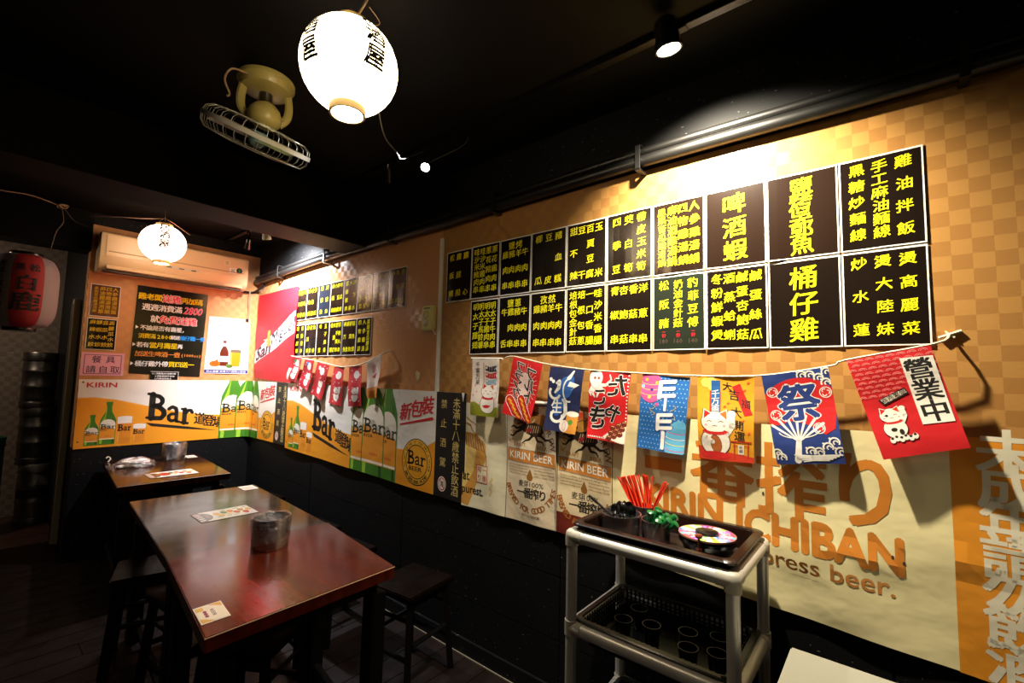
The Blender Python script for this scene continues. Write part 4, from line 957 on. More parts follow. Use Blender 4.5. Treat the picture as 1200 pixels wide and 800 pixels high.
# ------------------------------------------------------------------ hanging cloth flags on the long string
XF = 1.81
def flag(label, TL, TR, BR, BL, group, x=XF, base='#c81818', ph=0, amp=.006, name='cloth_flag'):
    W = math.dist(TL, TR); H = math.dist(TL, BL)
    wv = lambda a, b: amp * (1 - b * .7) * math.sin(a * 6 + ph + b * 2) + .004 * math.sin(b * 7 + ph)
    fm = quadmap(TL, TR, BR, BL, W, H, x, wv)
    S_ = Sheet(name, label, 'flag', fm, fm(W / 2, H, 0), group, True, .025 if W > .15 else .04, 'cloth', .0008); S_.clip = (0, W, 0, H)
    return S_, W, H, base
def fdone(F): S, W, H, c = F; S.finish([(0, 0), (W, 0), (W, H), (0, H)], c)
def cat(S, cx, y, s_, ear='#d86a2a', collar='#c81e1e', body='#ece4d6', coin=None):
    """a beckoning cat figure: body, head, ears, raised paw, collar, face"""
    ol = '#4a2a20'
    for g_, c in ((1.06, ol), (1, body)):
        S.ell(cx, y + .26 * s_, .30 * s_ * g_, .29 * s_ * g_, c, 24); S.ell(cx, y + .68 * s_, .29 * s_ * g_, .22 * s_ * g_, c, 24)
        for sg in (-1, 1): S.poly([(cx + sg * .27 * s_ * g_, y + .70 * s_), (cx + sg * .24 * s_ * g_, y + (.96 + .02 * (g_ - 1)) * s_), (cx + sg * .05 * s_, y + .86 * s_ * (g_ * .02 + .98))], c)
        S.line([(cx + .24 * s_, y + .45 * s_), (cx + .34 * s_, y + .62 * s_), (cx + .33 * s_, y + .84 * s_)], .13 * s_ * g_, c)
        S.ell(cx + .33 * s_, y + .86 * s_, .085 * s_ * g_, .08 * s_ * g_, c, 14)
    S.poly([(cx + .24 * s_, y + .74 * s_), (cx + .225 * s_, y + .93 * s_), (cx + .09 * s_, y + .86 * s_)], ear); S.poly([(cx - .24 * s_, y + .74 * s_), (cx - .225 * s_, y + .93 * s_), (cx - .09 * s_, y + .86 * s_)], collar)
    S.arc(cx, y + .50 * s_, .24 * s_, .06 * s_, PI, 2 * PI, .07 * s_, collar, 10)
    for sg in (-1, 1): S.arc(cx + sg * .12 * s_, y + .67 * s_, .05 * s_, .03 * s_, .2, PI - .2, .016 * s_, ol, 6); S.ell(cx + sg * .19 * s_, y + .61 * s_, .035 * s_, .022 * s_, '#e8a0a0', 10)
    S.arc(cx - .025 * s_, y + .615 * s_, .025 * s_, .02 * s_, PI, 2 * PI, .012 * s_, ol, 5); S.arc(cx + .025 * s_, y + .615 * s_, .025 * s_, .02 * s_, PI, 2 * PI, .012 * s_, ol, 5)
    if coin: S.ell(cx + .02 * s_, y + .22 * s_, .12 * s_, .2 * s_, ol, 16, rot=.2); S.ell(cx + .02 * s_, y + .22 * s_, .11 * s_, .185 * s_, coin, 16, rot=.2); S.line([(cx - .2 * s_, y + .36 * s_), (cx - .05 * s_, y + .26 * s_)], .09 * s_, body)
G1 = None
F = flag('narrow pale flag with a white cat and three carp streamers, left end of the string', (1.785, 1.601), (1.586, 1.594), (1.589, 1.288), (1.787, 1.290), G1, ph=.5); S, W, H, _ = F; F = (S, W, H, '#ded0c0')
S.poly([(0, 0), (W, 0), (W, .055), (W * .8, .05), (W * .5, .045), (W * .15, .075), (0, .07)], '#8a8f1c', 'picture')
S.col('千客万来', W * .20, H * .89, H * .58, .032, '#4a2230', bold=.02, rise=.1)
S.line([(W * .42, H * .93), (W * .42, H * .3)], .004, '#c04038')
for i, c in enumerate(('#1c2034', '#b81e28', '#8aa6b8')):
    y = H * (.84 - .115 * i); S.poly([(W * .48, y + .014), (W * .66, y + .006), (W * .93, y + .016), (W * .86, y), (W * .92, y - .016), (W * .66, y - .020), (W * .48, y - .012)], c); S.ell(W * .53, y + .002, .007, .007, '#ded0c0', 10)
    for k_ in range(3): S.arc(W * (.62 + .09 * k_), y - .003, .006, .010, -1.2, 1.2, .002, '#ded0c0', 5)
cat(S, W * .60, H * .07, .165, ear='#cf5a28'); S.poly([(W * .42, H * .18), (W * .55, H * .20), (W * .72, H * .19), (W * .62, H * .145), (W * .5, H * .14)], '#c01e28')
for a, b2 in ((.12, .52), (.2, .42), (.08, .36), (.85, .56), (.9, .42), (.84, .3)): S.ell(W * a, H * b2, .006, .005, '#d890a0', 8)
fdone(F)
def rays(S, cx, cy, rx, ry, n, c):
    for k_ in range(n):
        a = 2 * PI * k_ / n; d = .028; S.poly([(cx + .25 * rx * math.cos(a - d * 2), cy + .25 * ry * math.sin(a - d * 2)), (cx + rx * math.cos(a - d * .4), cy + ry * math.sin(a - d * .4)), (cx + rx * math.cos(a + d * .4), cy + ry * math.sin(a + d * .4)), (cx + .25 * rx * math.cos(a + d * 2), cy + .25 * ry * math.sin(a + d * 2))], c)
F = flag('tilted red flag with black brush characters and two hot dogs', (1.49, 1.605), (1.303, 1.569), (1.374, 1.277), (1.555, 1.317), G1, ph=1.4); S, W, H, _ = F; F = (S, W, H, '#c4161a')
rays(S, W * .5, H * .55, W * .46, H * .40, 30, '#e8b0a0'); S.ell(W * .5, H * .55, W * .2, H * .24, '#e8c8bc', 20)
for i, q in enumerate('フランク'): S.ch(q, W * .30, H * (.86 - .155 * i), .066, '#181010', sx=-1, bold=.045, outline='#f0e4dc', ow=.035, rise=-.15)
for i, q in enumerate('フルト'): S.ch(q, W * .70, H * (.78 - .19 * i), .078, '#181010', sx=-1, bold=.045, outline='#f0e4dc', ow=.035, rise=-.15)
for (a, c) in ((-.0, 0), (.36, .03)):
    P_s = [(W * (.14 + a), H * (.27 + c * 2)), (W * (.28 + a), H * (.19 + c)), (W * (.42 + a), H * (.09 + c)), (W * (.56 + a), H * .03)]
    S.line(P_s, .050, '#f0e4dc'); S.line(P_s, .044, '#b01c18'); S.line(P_s, .026, '#d8341c')
    Z_ = [(p[0] + (.006 if k_ % 2 else -.006), p[1]) for k_, p in enumerate(catmull([(*p, 0) for p in P_s], 3))]; S.line([(z[0], z[1]) for z in [(q[0], q[1]) for q in Z_]], .008, '#e8b030')
fdone(F)
F = flag('navy flag with white brush characters, a beer glass and a baseball', (1.261, 1.559), (1.073, 1.542), (1.113, 1.248), (1.292, 1.255), G1, ph=2.3); S, W, H, _ = F; F = (S, W, H, '#1a2148')
S.ell(W * .42, H * .55, .035, .10, '#2c5aa0', 16, rot=-.25); S.ell(W * .62, H * .72, .03, .06, '#2c5aa0', 14, rot=-.2)
S.poly([(W * .55, H * .84), (W * .72, H * .97), (W * .76, H * .97), (W * .68, H * .84)], '#e8e4dc'); S.poly([(W * .6, H * .72), (W * .66, H * .80), (W * .93, H * .76), (W * .70, H * .66), (W * .80, H * .71)], '#e8e4dc'); S.arc(W * .66, H * .66, .035, .055, PI * .5, PI * 1.6, .008, '#e8e4dc')
for a, b2 in ((.07, .80), (.15, .77)): S.ell(W * a, H * b2, .009, .009, '#e8e4dc', 12)
S.line([(W * .26, H * .75), (W * .34, H * .78), (W * .33, H * .68), (W * .22, H * .60)], .020, '#e8e4dc', taper=[.6, 1, 1, .5]); S.arc(W * .22, H * .60, .03, .03, PI * .8, PI * 1.9, .013, '#e8e4dc')
S.ch('生', W * .30, H * .38, .07, '#e8e4dc', bold=.04, rise=.1); S.line([(W * .48, H * .50), (W * .56, H * .48), (W * .60, H * .30), (W * .46, H * .16)], .022, '#e8e4dc', taper=[.6, 1, 1, .6]); S.arc(W * .33, H * .24, .032, .028, PI * .7, PI * 2.1, .014, '#e8e4dc')
S.poly([(W * .60, 0), (W * 1, 0), (W * 1, H * .30), (W * .66, H * .30)], '#d08a34'); S.ell(W * .83, H * .30, W * .19, H * .045, '#ece4d4', 18); S.ell(W * .80, H * .17, .013, .013, '#4c8a34', 12)
S.ell(W * .60, H * .10, .028, .028, '#eadccf', 20); S.arc(W * .55, H * .10, .02, .026, -1, 1, .002, '#b82a28'); S.arc(W * .66, H * .10, .02, .026, 2.1, 4.2, .002, '#b82a28')
fdone(F)
F = flag('red flag with a white octopus, black brush characters and a tray of brown balls', (1.043, 1.538), (.847, 1.534), (.874, 1.230), (1.059, 1.240), G1, ph=3.1); S, W, H, _ = F; F = (S, W, H, '#c4161a')
S.ell(W * .17, H * .90, .034, .038, '#ece0d6', 20); S.rect(W * .05, W * .28, H * .74, H * .88, '#ece0d6')
for k_, P in enumerate(([(.1, .78), (.02, .70), (.06, .64)], [(.14, .76), (.10, .68), (.16, .62)], [(.2, .76), (.26, .70), (.22, .62)], [(.25, .78), (.36, .74), (.42, .68)], [(.26, .80), (.44, .80), (.56, .88), (.52, .95)])): S.line([(W * a, H * b2) for a, b2 in P], .014, '#ece0d6', taper=[1.2, .9, .5, .4][:len(P)] if len(P) < 5 else None)
S.ell(W * .14, H * .90, .006, .006, '#c4161a', 10); S.ell(W * .24, H * .90, .006, .006, '#c4161a', 10)
for q, a, b2, z in (('た', .72, .80, .10), ('こ', .30, .63, .085), ('や', .64, .40, .085), ('き', .25, .32, .11)): S.ch(q, W * a, H * b2, z, '#181010', bold=.06, sx=-1, outline='#f0e4dc', ow=.03, rise=.1)
for k_ in range(14): S.rect(W * .955, W * .985, H * (.30 + .049 * k_), H * (.32 + .049 * k_), '#f0e4dc')
for k_ in range(10): S.rect(W * (.04 + .048 * k_), W * (.065 + .048 * k_), H * .025, H * .045, '#f0e4dc')
S.poly([(W * .42, H * .05), (W * .9, 0), (W * 1, 0), (W * 1, H * .26), (W * .86, H * .28)], '#e4d4c4')
for i in range(3):
    for j in range(3): x_, y_ = W * (.60 + .13 * i + .04 * j), H * (.05 + .055 * i + .075 * j - .02 * i); S.ell(x_, y_, .015, .012, '#6a2012', 14); S.arc(x_, y_, .009, .007, .6, 2.4, .003, '#d8a860', 5)
fdone(F)
F = flag('blue dotted flag with pink and light blue water balloons', (.795, 1.528), (.601, 1.516), (.628, 1.215), (.821, 1.224), G1, ph=4.0); S, W, H, _ = F; F = (S, W, H, '#1f64ae')
for i in range(17):
    for j in range(13):
        x_, y_ = W * (.04 + .077 * j), H * (.03 + .058 * i); x_ += (W * .038 if i % 2 else 0)
        if x_ < W * .99: S.ell(x_, y_, .0025, .0025, '#9cc4e0', 6, step=(j == 0))
S.ell(W * .20, H * .84, .052, .066, '#d8508a', 24, rot=.2); S.poly([(W * .33, H * .62), (W * .40, H * .58), (W * .42, H * .64)], '#d8508a')
for k_ in range(3): S.arc(W * .2, H * (.93 - .07 * k_), .05, .02, PI * 1.05, PI * 1.9, .002, '#f0c860', 8)
for a, b2, c in ((.11, .93, '#f0a830'), (.04, .84, '#7ac0e0'), (.24, .80, '#22307a'), (.34, .90, '#f0a830'), (.20, .70, '#a8c040')): S.ell(W * a, H * b2, .007, .007, c, 12)
S.ell(W * .84, H * .17, .048, .080, '#62b0d8', 24, rot=-.15); S.poly([(W * .80, H * .40), (W * .88, H * .43), (W * .86, H * .34)], '#62b0d8')
for k_, c in enumerate(('#d8508a', '#f0e4dc', '#e8d050', '#d8508a')): S.arc(W * .84, H * (.30 - .075 * k_), .045, .015, PI * 1.1, PI * 1.95, .0025, c, 8)
S.line([(W * (.30 + .06 * math.sin(k_ * 1.4)), H * (.60 - .02 * k_)) for k_ in range(8)], .002, '#c8b060'); S.line([(W * (.72 + .06 * math.sin(k_ * 1.4)), H * (.62 - .028 * k_)) for k_ in range(10)], .002, '#c8b060')
for q, b2, z in (('ヨ', .83, .095), ('ー', .62, .06), ('ヨ', .40, .088), ('ー', .15, .085)): S.ch(q, W * .56, H * b2, z, '#eeeae4', bold=.07, sx=-1 if q == 'ヨ' else 1, outline='#1c4a98', ow=.05, rot=PI / 2 if q == 'ー' else 0, rise=.12 if q != 'ー' else 0)
fdone(F)
F = flag('yellow flag with a large white beckoning cat holding a gold coin', (.574, 1.524), (.375, 1.521), (.382, 1.216), (.571, 1.212), G1, ph=5.0); S, W, H, _ = F; F = (S, W, H, '#e09a1e')
S.poly([(0, 0), (W, 0), (W, .02), (W * .5, .035), (0, .05)], '#c8341c'); S.ell(W * .16, H * .92, .018, .018, '#ecc860', 14); S.ell(W * .27, H * .93, .018, .018, '#ecc860', 14); S.ell(W * .30, H * .86, .02, .012, '#ecc860', 14)
S.rect(W * .23, W * .43, H * .55, H * .82, '#b8301c'); S.rect(W * .26, W * .42, H * .56, H * .95, '#1f5a9c'); S.col('千万両', W * .335, H * .79, H * .61, .030, '#e8dcc8', bold=.03, rise=.1)
S.poly([(W * .62, H * .88), (W * .76, H * .92), (W * .98, H * .56), (W * .84, H * .54)], '#c4201c')
for q, a, b2, z in (('大', .54, .88, .034), ('吉', .66, .78, .040), ('大', .70, .58, .040), ('開', .74, .43, .038), ('運', .76, .30, .038), ('福', .86, .68, .034)): S.ch(q, W * a, H * b2, z, '#1c1410', bold=.02, rise=-.15)
for a, b2 in ((.84, .84), (.56, .68), (.82, .48), (.92, .34), (.5, .64), (.9, .93)): S.ell(W * a, H * b2, .006, .004, '#d8581c', 8, rot=.5)
cat(S, W * .33, H * .07, .175, coin='#a85a24'); S.ell(W * .33, H * .06, .055, .014, '#c8201c', 20)
for a in (.67, .90): S.line([(W * a, H * .05), (W * a, H * .23)], .004, '#b82c18')
S.line([(W * .62, H * .235), (W * .95, H * .235)], .005, '#b82c18'); S.line([(W * .65, H * .19), (W * .92, H * .19)], .003, '#b82c18'); S.rect(W * .73, W * .83, H * .09, H * .20, '#e8e0cc'); S.col('祈願', W * .78, H * .17, H * .125, .013, '#2a1c14', bold=.03, res=1)
fdone(F)
F = flag('blue flag with a red folding fan, one big outlined character and white waves', (.351, 1.525), (.156, 1.560), (.117, 1.252), (.308, 1.226), G1, ph=.2); S, W, H, _ = F; F = (S, W, H, '#1f3576')
fa = [(W * .5 + W * .78 * math.cos(a), H * .33 + H * .60 * math.sin(a)) for a in [PI * (.10 + .80 * k_ / 14) for k_ in range(15)]]
fa = [(max(0, min(W, p[0])), p[1]) for p in fa]; S.poly(fa + [(0, H * .43), (W * .18, H * .43), (W * .30, H * .47), (W * .48, H * .44), (W * .62, H * .40), (W * .80, H * .30), (W * .95, H * .36)], '#c4181c')
for k_ in range(7): a = PI * (.22 + .09 * k_); S.line([(W * .40, H * .24), (W * .40 + .10 * math.cos(a), H * .24 + .085 * math.sin(a))], .007, '#e8e2d8', taper=[.6, 1.2])
S.line([(W * .40, H * .26), (W * .34, H * .04)], .019, '#e8e2d8', taper=[.8, 1.1]); S.arc(W * .42, H * .36, .06, .025, PI * 1.05, PI * 1.95, .003, '#e8e2d8')
S.ch('祭', W * .49, H * .66, .128, '#1f3576', bold=.06, outline='#e8e2d8', ow=.03, rise=.03)
for a, b2 in ((.12, .80), (.90, .74), (.12, .54), (.72, .37)):
    S.arc(W * a, H * b2, .0165, .0165, 0, 2 * PI, .0025, '#e8e2d8', 20, 'emblem')
    for k_ in range(3): t_ = 2 * PI * k_ / 3; S.arc(W * a + .006 * math.cos(t_), H * b2 + .006 * math.sin(t_), .006, .006, t_ - 1.2, t_ + 1.8, .003, '#e8e2d8', 6, 'emblem')
rnd = random.Random(3)
def waves(S, pts, r, c='#e8e2d8'):
    for x_, y_ in pts: S.arc(x_, y_, r, r, -.6, 3.6, .005, c, 8); S.arc(x_ + r * .2, y_ - r * .1, r * .45, r * .45, 0, 4.2, .004, c, 7); S.ell(x_ - r * .9, y_ + r * .9, .003, .003, c, 6)
waves(S, [(W * .72, H * .94), (W * .84, H * .90), (W * .93, H * .84), (W * .60, H * .95), (W * .96, H * .95)], .013); waves(S, [(W * .90, H * .22), (W * .80, H * .17), (W * .96, H * .12), (W * .10, H * .07), (W * .04, H * .12), (W * .66, H * .12), (W * .55, H * .13)], .014)
for k_ in range(5): S.line([(W * (.30 + .03 * k_), H * (.10 - .018 * k_)), (W * .55, H * (.085 - .012 * k_)), (W * (.98 - .05 * k_), H * (.09 - .014 * k_))], .004, '#e8e2d8')
fdone(F)
F = flag('large tilted red flag with a white plaque, right end of the string', (.107, 1.578), (-.093, 1.622), (-.165, 1.336), (.024, 1.279), G1, ph=1.0, x=1.805); S, W, H, _ = F; F = (S, W, H, '#c4141a')
for i in range(9):
    for j in range(8):
        x_ = W * (.03 + .125 * j) + (W * .0625 if i % 2 else 0); y_ = H * (.965 - .047 * i)
        if x_ > W * .97 or (i > 6 and j > 3): continue
        for r in (.0105, .006): S.arc(x_, y_, r, r * .8, .15, PI - .15, .0013, '#e89a94', 5, 'pattern')
S.poly([(W * .62, H * .93), (W * .985, H * .905), (W * .955, H * .26), (W * .60, H * .27)], '#e6dfd2', 'plaque')
for q, b2 in (('營', .80), ('業', .59), ('中', .38)): S.ch(q, W * .79, H * b2, .068, '#14100e', bold=.05, rise=-.02)
S.poly([(W * .20, H * .56), (W * .25, H * .50), (W * .58, H * .585), (W * .55, H * .645)], '#2a1612', 'plaque'); S.poly([(W * .225, H * .56), (W * .26, H * .515), (W * .56, H * .592), (W * .54, H * .632)], '#cfc4b0', 'plaque')
for i, q in enumerate('商売繁盛'): S.ch(q, W * (.275 + .08 * i), H * (.545 + .02 * i), .0165, '#1c1410', bold=.03, rot=.25, res=1)
cat(S, W * .28, H * .19, .095, ear='#d8381c'); S.ell(W * .23, H * .40, .004, .004, '#1c1410', 8); 
for k_ in range(6): S.ell(W * (.20 + .055 * k_), H * (.165 + .012 * (k_ % 2)), .007, .009, '#e6dfd2', 10); S.ell(W * (.20 + .055 * k_), H * (.18 + .012 * (k_ % 2)), .004, .004, '#2a1612', 8)
S.ell(W * .26, H * .26, .008, .006, '#1c1410', 10); S.ell(W * .34, H * .23, .006, .009, '#1c1410', 10)
fdone(F)
STR = [(1.774, 1.600), (1.549, 1.598), (1.492, 1.606), (1.286, 1.567), (1.05, 1.540), (.824, 1.529), (.589, 1.521), (.364, 1.524), (.152, 1.559), (.111, 1.578), (-.102, 1.625), (-.139, 1.65)]
b = BM(); tube(b, catmull([(XF + .003, y, z + .003) for y, z in STR[1:-1]] + [(1.862, -.139, 1.655), (1.866, -.155, 1.664)], 4), .0035, 6)
tag(link('string', b, mat('cotton_tape', '#cdbfa4', .8), smooth=True), 'thick white string carrying the eight large flags', 'string')
b = BM(); tube(b, [(XF + .003, 1.80, 1.601), (XF + .003, 1.57, 1.597)], .006, 8); tag(link('flag_rod', b, M_WHITE, smooth=True), 'short white rod holding the narrow pale cat flag', 'rod')
b = BM(); tube(b, [(1.860, -.115, 1.648), (1.8645, -.165, 1.668)], .005, 6); tube(b, [(1.862, -.15, 1.648), (1.8655, -.13, 1.668)], .003, 6); tag(link('knot', b, mat('cotton_tape', '#cdbfa4', .8), smooth=True), 'knotted string end taped to the wall right of the menu sheets', 'knot')
b = BM(); 
prism(b, [(0, 0), (.022, 0), (.011, -.05)], 0, .002)
for v in b.verts: v.co = Vector((XW - .033 + v.co.z, 1.892 - v.co.x, 1.405 + v.co.y))
tag(link('paper_tag', b, ink(PAPER)), 'tiny white triangular tag at the top of the black warning strip', 'tag')
# little flags at the left
XS = 1.83
SM = [('little pale and red cat flag next to the red banner', (4.002, 1.634), (3.829, 1.625), (3.908, 1.40), (4.10, 1.447), '#b81a26'),
      ('little red and blue cat flag, second on the short string', (3.767, 1.61), (3.607, 1.602), (3.691, 1.343), (3.86, 1.394), '#b01c2c'),
      ('little dark red cat flag, third on the short string', (3.564, 1.588), (3.373, 1.561), (3.461, 1.285), (3.646, 1.331), '#b0141e'),
      ('little red cat flag at the lowest point of the short string', (3.307, 1.55), (3.159, 1.548), (3.178, 1.255), (3.367, 1.27), '#b81820'),
      ('little red cat flag, fifth on the short string, spotted with petals', (3.089, 1.555), (2.92, 1.561), (2.915, 1.27), (3.084, 1.26), '#b4141c'),
      ('little pale flag with an orange foot, right end of the short string', (2.857, 1.586), (2.675, 1.638), (2.722, 1.339), (2.824, 1.329), '#dcc8b4')]
for i, (lb, TL, TR, BR_, BL, c) in enumerate(SM):
    F = flag(lb, TL, TR, BR_, BL, None, x=XS, ph=i * 1.3); S, W, H, _ = F; F = (S, W, H, c); rnd = random.Random(i)
    if i < 5:
        cat(S, W * .55, H * .12, .11, ear=['#3a70b0', '#3a70b0', '#d86a2a', '#d86a2a', '#c04040'][i], collar='#d02020'); S.ell(W * .6, H * .78, .035, .03, '#e4d4cc', 16); S.ell(W * .35, H * .86, .02, .016, ['#4a8a4a', '#3a70b0', '#e4d4cc', '#c8202c', '#c8202c'][i], 12)
        for k_ in range(14): S.ell(W * rnd.uniform(.06, .94), H * rnd.uniform(.05, .95), .006, .005, '#e8d0cc', 7)
        if i == 0: S.rect(W * .0, W * .25, 0, H * .5, '#e4d4cc')
    else:
        S.rect(0, W, 0, H * .27, '#d88428'); S.poly([(W * .35, H * .55), (W * .7, H * .62), (W * .6, H * .48)], '#c0242c'); S.ell(W * .45, H * .75, .02, .03, '#c8887c', 12)
        for k_ in range(5): S.ell(W * rnd.uniform(.1, .9), H * rnd.uniform(.3, .95), .006, .005, '#d8948c', 7)
    fdone(F)
b = BM(); tube(b, catmull([(XS + .003, y, z) for y, z in ((4.04, 1.645), (3.78, 1.615), (3.52, 1.588), (3.23, 1.553), (3.10, 1.553), (2.98, 1.562), (2.857, 1.588), (2.675, 1.642))] + [(1.865, 2.63, 1.665)], 4), .004, 6)
tag(link('string', b, mat('cotton_tape', '#cdbfa4', .8), smooth=True), 'sagging white string carrying the six little flags', 'string')
# paint chips on the wallpaper
for (y, z, r, lb) in ((2.335, 1.50, .022, 'pale torn patch in the wallpaper above the white banner panel'), (2.42, 1.985, .010, 'small white paint chip left of the control box')):
    b = BM(); P = [(r * (1 + .3 * math.sin(k_ * 2.3)) * math.cos(2 * PI * k_ / 9), r * 1.3 * (1 + .3 * math.cos(k_ * 1.7)) * math.sin(2 * PI * k_ / 9)) for k_ in range(9)]; prism(b, P, 0, .0015)
    for v in b.verts: v.co = Vector((XW - .0018 + v.co.z, y - v.co.x, z + v.co.y))
    bmesh.ops.recalc_face_normals(b, faces=b.faces); tag(link('wall_patch', b, mat('bare_plaster', '#d8c890', .8)), lb, 'patch')

# ------------------------------------------------------------------ tables
def table(label, c, top_m, th, legs, lz, z=.75):
    """c: four top corners, near left, near right, far right, far left"""
    cx = sum(p[0] for p in c) / 4; cy = sum(p[1] for p in c) / 4
    t = thing('dining_table', label, 'table', (cx, cy, 0), group='dark red wooden tables'); L_ = [(p[0] - cx, p[1] - cy) for p in c]
    b = BM(); prism(b, L_, z - th, z); bmesh.ops.bevel(b, geom=list(b.edges), offset=.003, segments=2, affect='EDGES'); link('tabletop', b, top_m, t)
    b = BM(); I = [(x * .84, y * .86) for x, y in L_]; prism(b, I, z - th - .05, z - th - .0005); link('apron', b, M_LEG, t)
    b = BM(); 
    for (x, y) in I[:4]:
        b = BM(); x *= .98; y *= .98; box(b, x - .032, x + .032, y - .032, y + .032, 0, z - th - .0505, .004); link('leg', b, M_LEG, t)
    for a in (0, 1):
        b = BM(); p, q = (I[0], I[3]) if a == 0 else (I[1], I[2]); tube(b, [(p[0] * .98, p[1] * .98 + .034, .12), (q[0] * .98, q[1] * .98 - .034, .12)], .018, 8); link('stretcher', b, M_LEG, t)
    b = BM(); P2 = [(L_[0][0], L_[0][1]), (L_[1][0], L_[1][1])]
    n = Vector((P2[1][1] - P2[0][1], -(P2[1][0] - P2[0][0]), 0)).normalized()
    tube(b, [Vector((*P2[0], z - .0035)) + n * -.0015, Vector((*P2[1], z - .0035)) + n * -.0015], .0022, 4); link('worn_edge', b, mat('worn_wood_edge', '#a07850', .5), t)
    return t
table('nearest red-brown table with the wrapped steel pot on it', [(.492, 1.505), (1.146, 1.525), (1.238, 2.212), (.574, 2.229)], M_TABLE, .045, 0, 0)
table('middle darker brown table carrying a long menu card', [(.578, 2.236), (1.242, 2.219), (1.315, 3.322), (.667, 3.369)], M_TABLE2, .045, 0, 0, .742)
table('farthest small table against the back wall with the clear bag on it', [(.683, 3.794), (1.325, 3.782), (1.405, 4.86), (.775, 4.88)], M_TABLE2, .045, 0, 0, .75)

def make_stool(label):
    t = thing('stool', label, 'stool', (0, 0, 0), 0, 'dark wooden stools around the tables')
    b = BM(); box(b, -.16, .16, -.15, .15, .425, .455, .006); link('seat', b, M_STOOL, t)
    for sx in (-1, 1):
        for sy in (-1, 1):
            b = BM(); P = []
            tube(b, [(sx * .155, sy * .145, 0), (sx * .125, sy * .115, .4245)], .022, 4); link('leg', b, M_LEG, t)
        b = BM(); tube(b, [(sx * .143, -.118, .16), (sx * .143, .118, .16)], .012, 6); link('rung', b, M_LEG, t)
        b = BM(); tube(b, [(sx * .133, -.108, .33), (sx * .133, .108, .33)], .010, 6); link('rung', b, M_LEG, t)
    for sy in (-1, 1):
        b = BM(); tube(b, [(-.118, sy * .130, .22), (.118, sy * .130, .22)], .012, 6); link('rung', b, M_LEG, t)
        b = BM(); box(b, -.116, .116, sy * .112 - .008, sy * .112 + .008, .385, .4245); link('seat_rail', b, M_LEG, t)
    return t
st0 = make_stool('dark stool pushed under the left side of the middle table, its seat edge showing')
st = [(.735, 3.08, -.28, None), (.80, 2.60, .12, 'dark stool at the left side of the middle table near the closest table'), (.84, 2.02, -.98, 'dark stool hidden under the nearest table'),
      (1.56, 1.93, .12, 'dark stool between the nearest table and the black lower wall'), (1.535, 2.58, .06, 'dark stool at the wall side of the middle table, near end'), (1.585, 3.08, .03, 'dark stool at the wall side of the middle table, far end'),
      (1.66, 4.10, .05, 'dark stool between the farthest table and the menu wall')]
for i, (x, y, r, lb) in enumerate(st):
    o = st0 if i == 0 else copy_tree(st0)
    o.location = (x, y, 0); o.rotation_euler = (0, 0, r)
    if lb: o['label'] = lb

# ------------------------------------------------------------------ things on the tables
def film(nt, b):
    b.inputs['Alpha'].default_value = 1
    tr = N(nt, 'ShaderNodeBsdfTransparent'); gl = N(nt, 'ShaderNodeBsdfGlossy'); gl.inputs['Roughness'].default_value = .22; mx = N(nt, 'ShaderNodeMixShader')
    gl.inputs['Color'].default_value = (1, 1, 1, 1)
    lw = N(nt, 'ShaderNodeLayerWeight'); lw.inputs[0].default_value = .45
    wv = N(nt, 'ShaderNodeTexNoise'); wv.inputs['Scale'].default_value = 9; wv.inputs['Distortion'].default_value = 2.5; wv.inputs['Detail'].default_value = 2
    nt.links.new(objco(nt, (3, 3, 6)), wv.inputs['Vector'])
    r = N(nt, 'ShaderNodeValToRGB'); e = r.color_ramp.elements; e[0].position = .47; e[0].color = (.06, .06, .06, 1); e[1].position = .5; e[1].color = (.62, .62, .62, 1); n3 = e.new(.53); n3.color = (.06, .06, .06, 1)
    nt.links.new(wv.outputs[0], r.inputs[0])
    ad = N(nt, 'ShaderNodeMath', operation='MAXIMUM'); nt.links.new(r.outputs[0], ad.inputs[0])
    sc_ = N(nt, 'ShaderNodeMath', operation='MULTIPLY'); sc_.inputs[1].default_value = .6; nt.links.new(lw.outputs[1], sc_.inputs[0]); nt.links.new(sc_.outputs[0], ad.inputs[1])
    bp = N(nt, 'ShaderNodeBump'); bp.inputs['Strength'].default_value = .8; bp.inputs['Distance'].default_value = .01; nt.links.new(wv.outputs[0], bp.inputs['Height']); nt.links.new(bp.outputs[0], gl.inputs['Normal'])
    nt.links.new(ad.outputs[0], mx.inputs[0]); nt.links.new(tr.outputs[0], mx.inputs[1]); nt.links.new(gl.outputs[0], mx.inputs[2])
    nt.links.new(mx.outputs[0], nt.nodes['Material Output'].inputs['Surface'])
M_FILM = mat('clear_plastic_film', '#e8f0f4', .15, build=film)
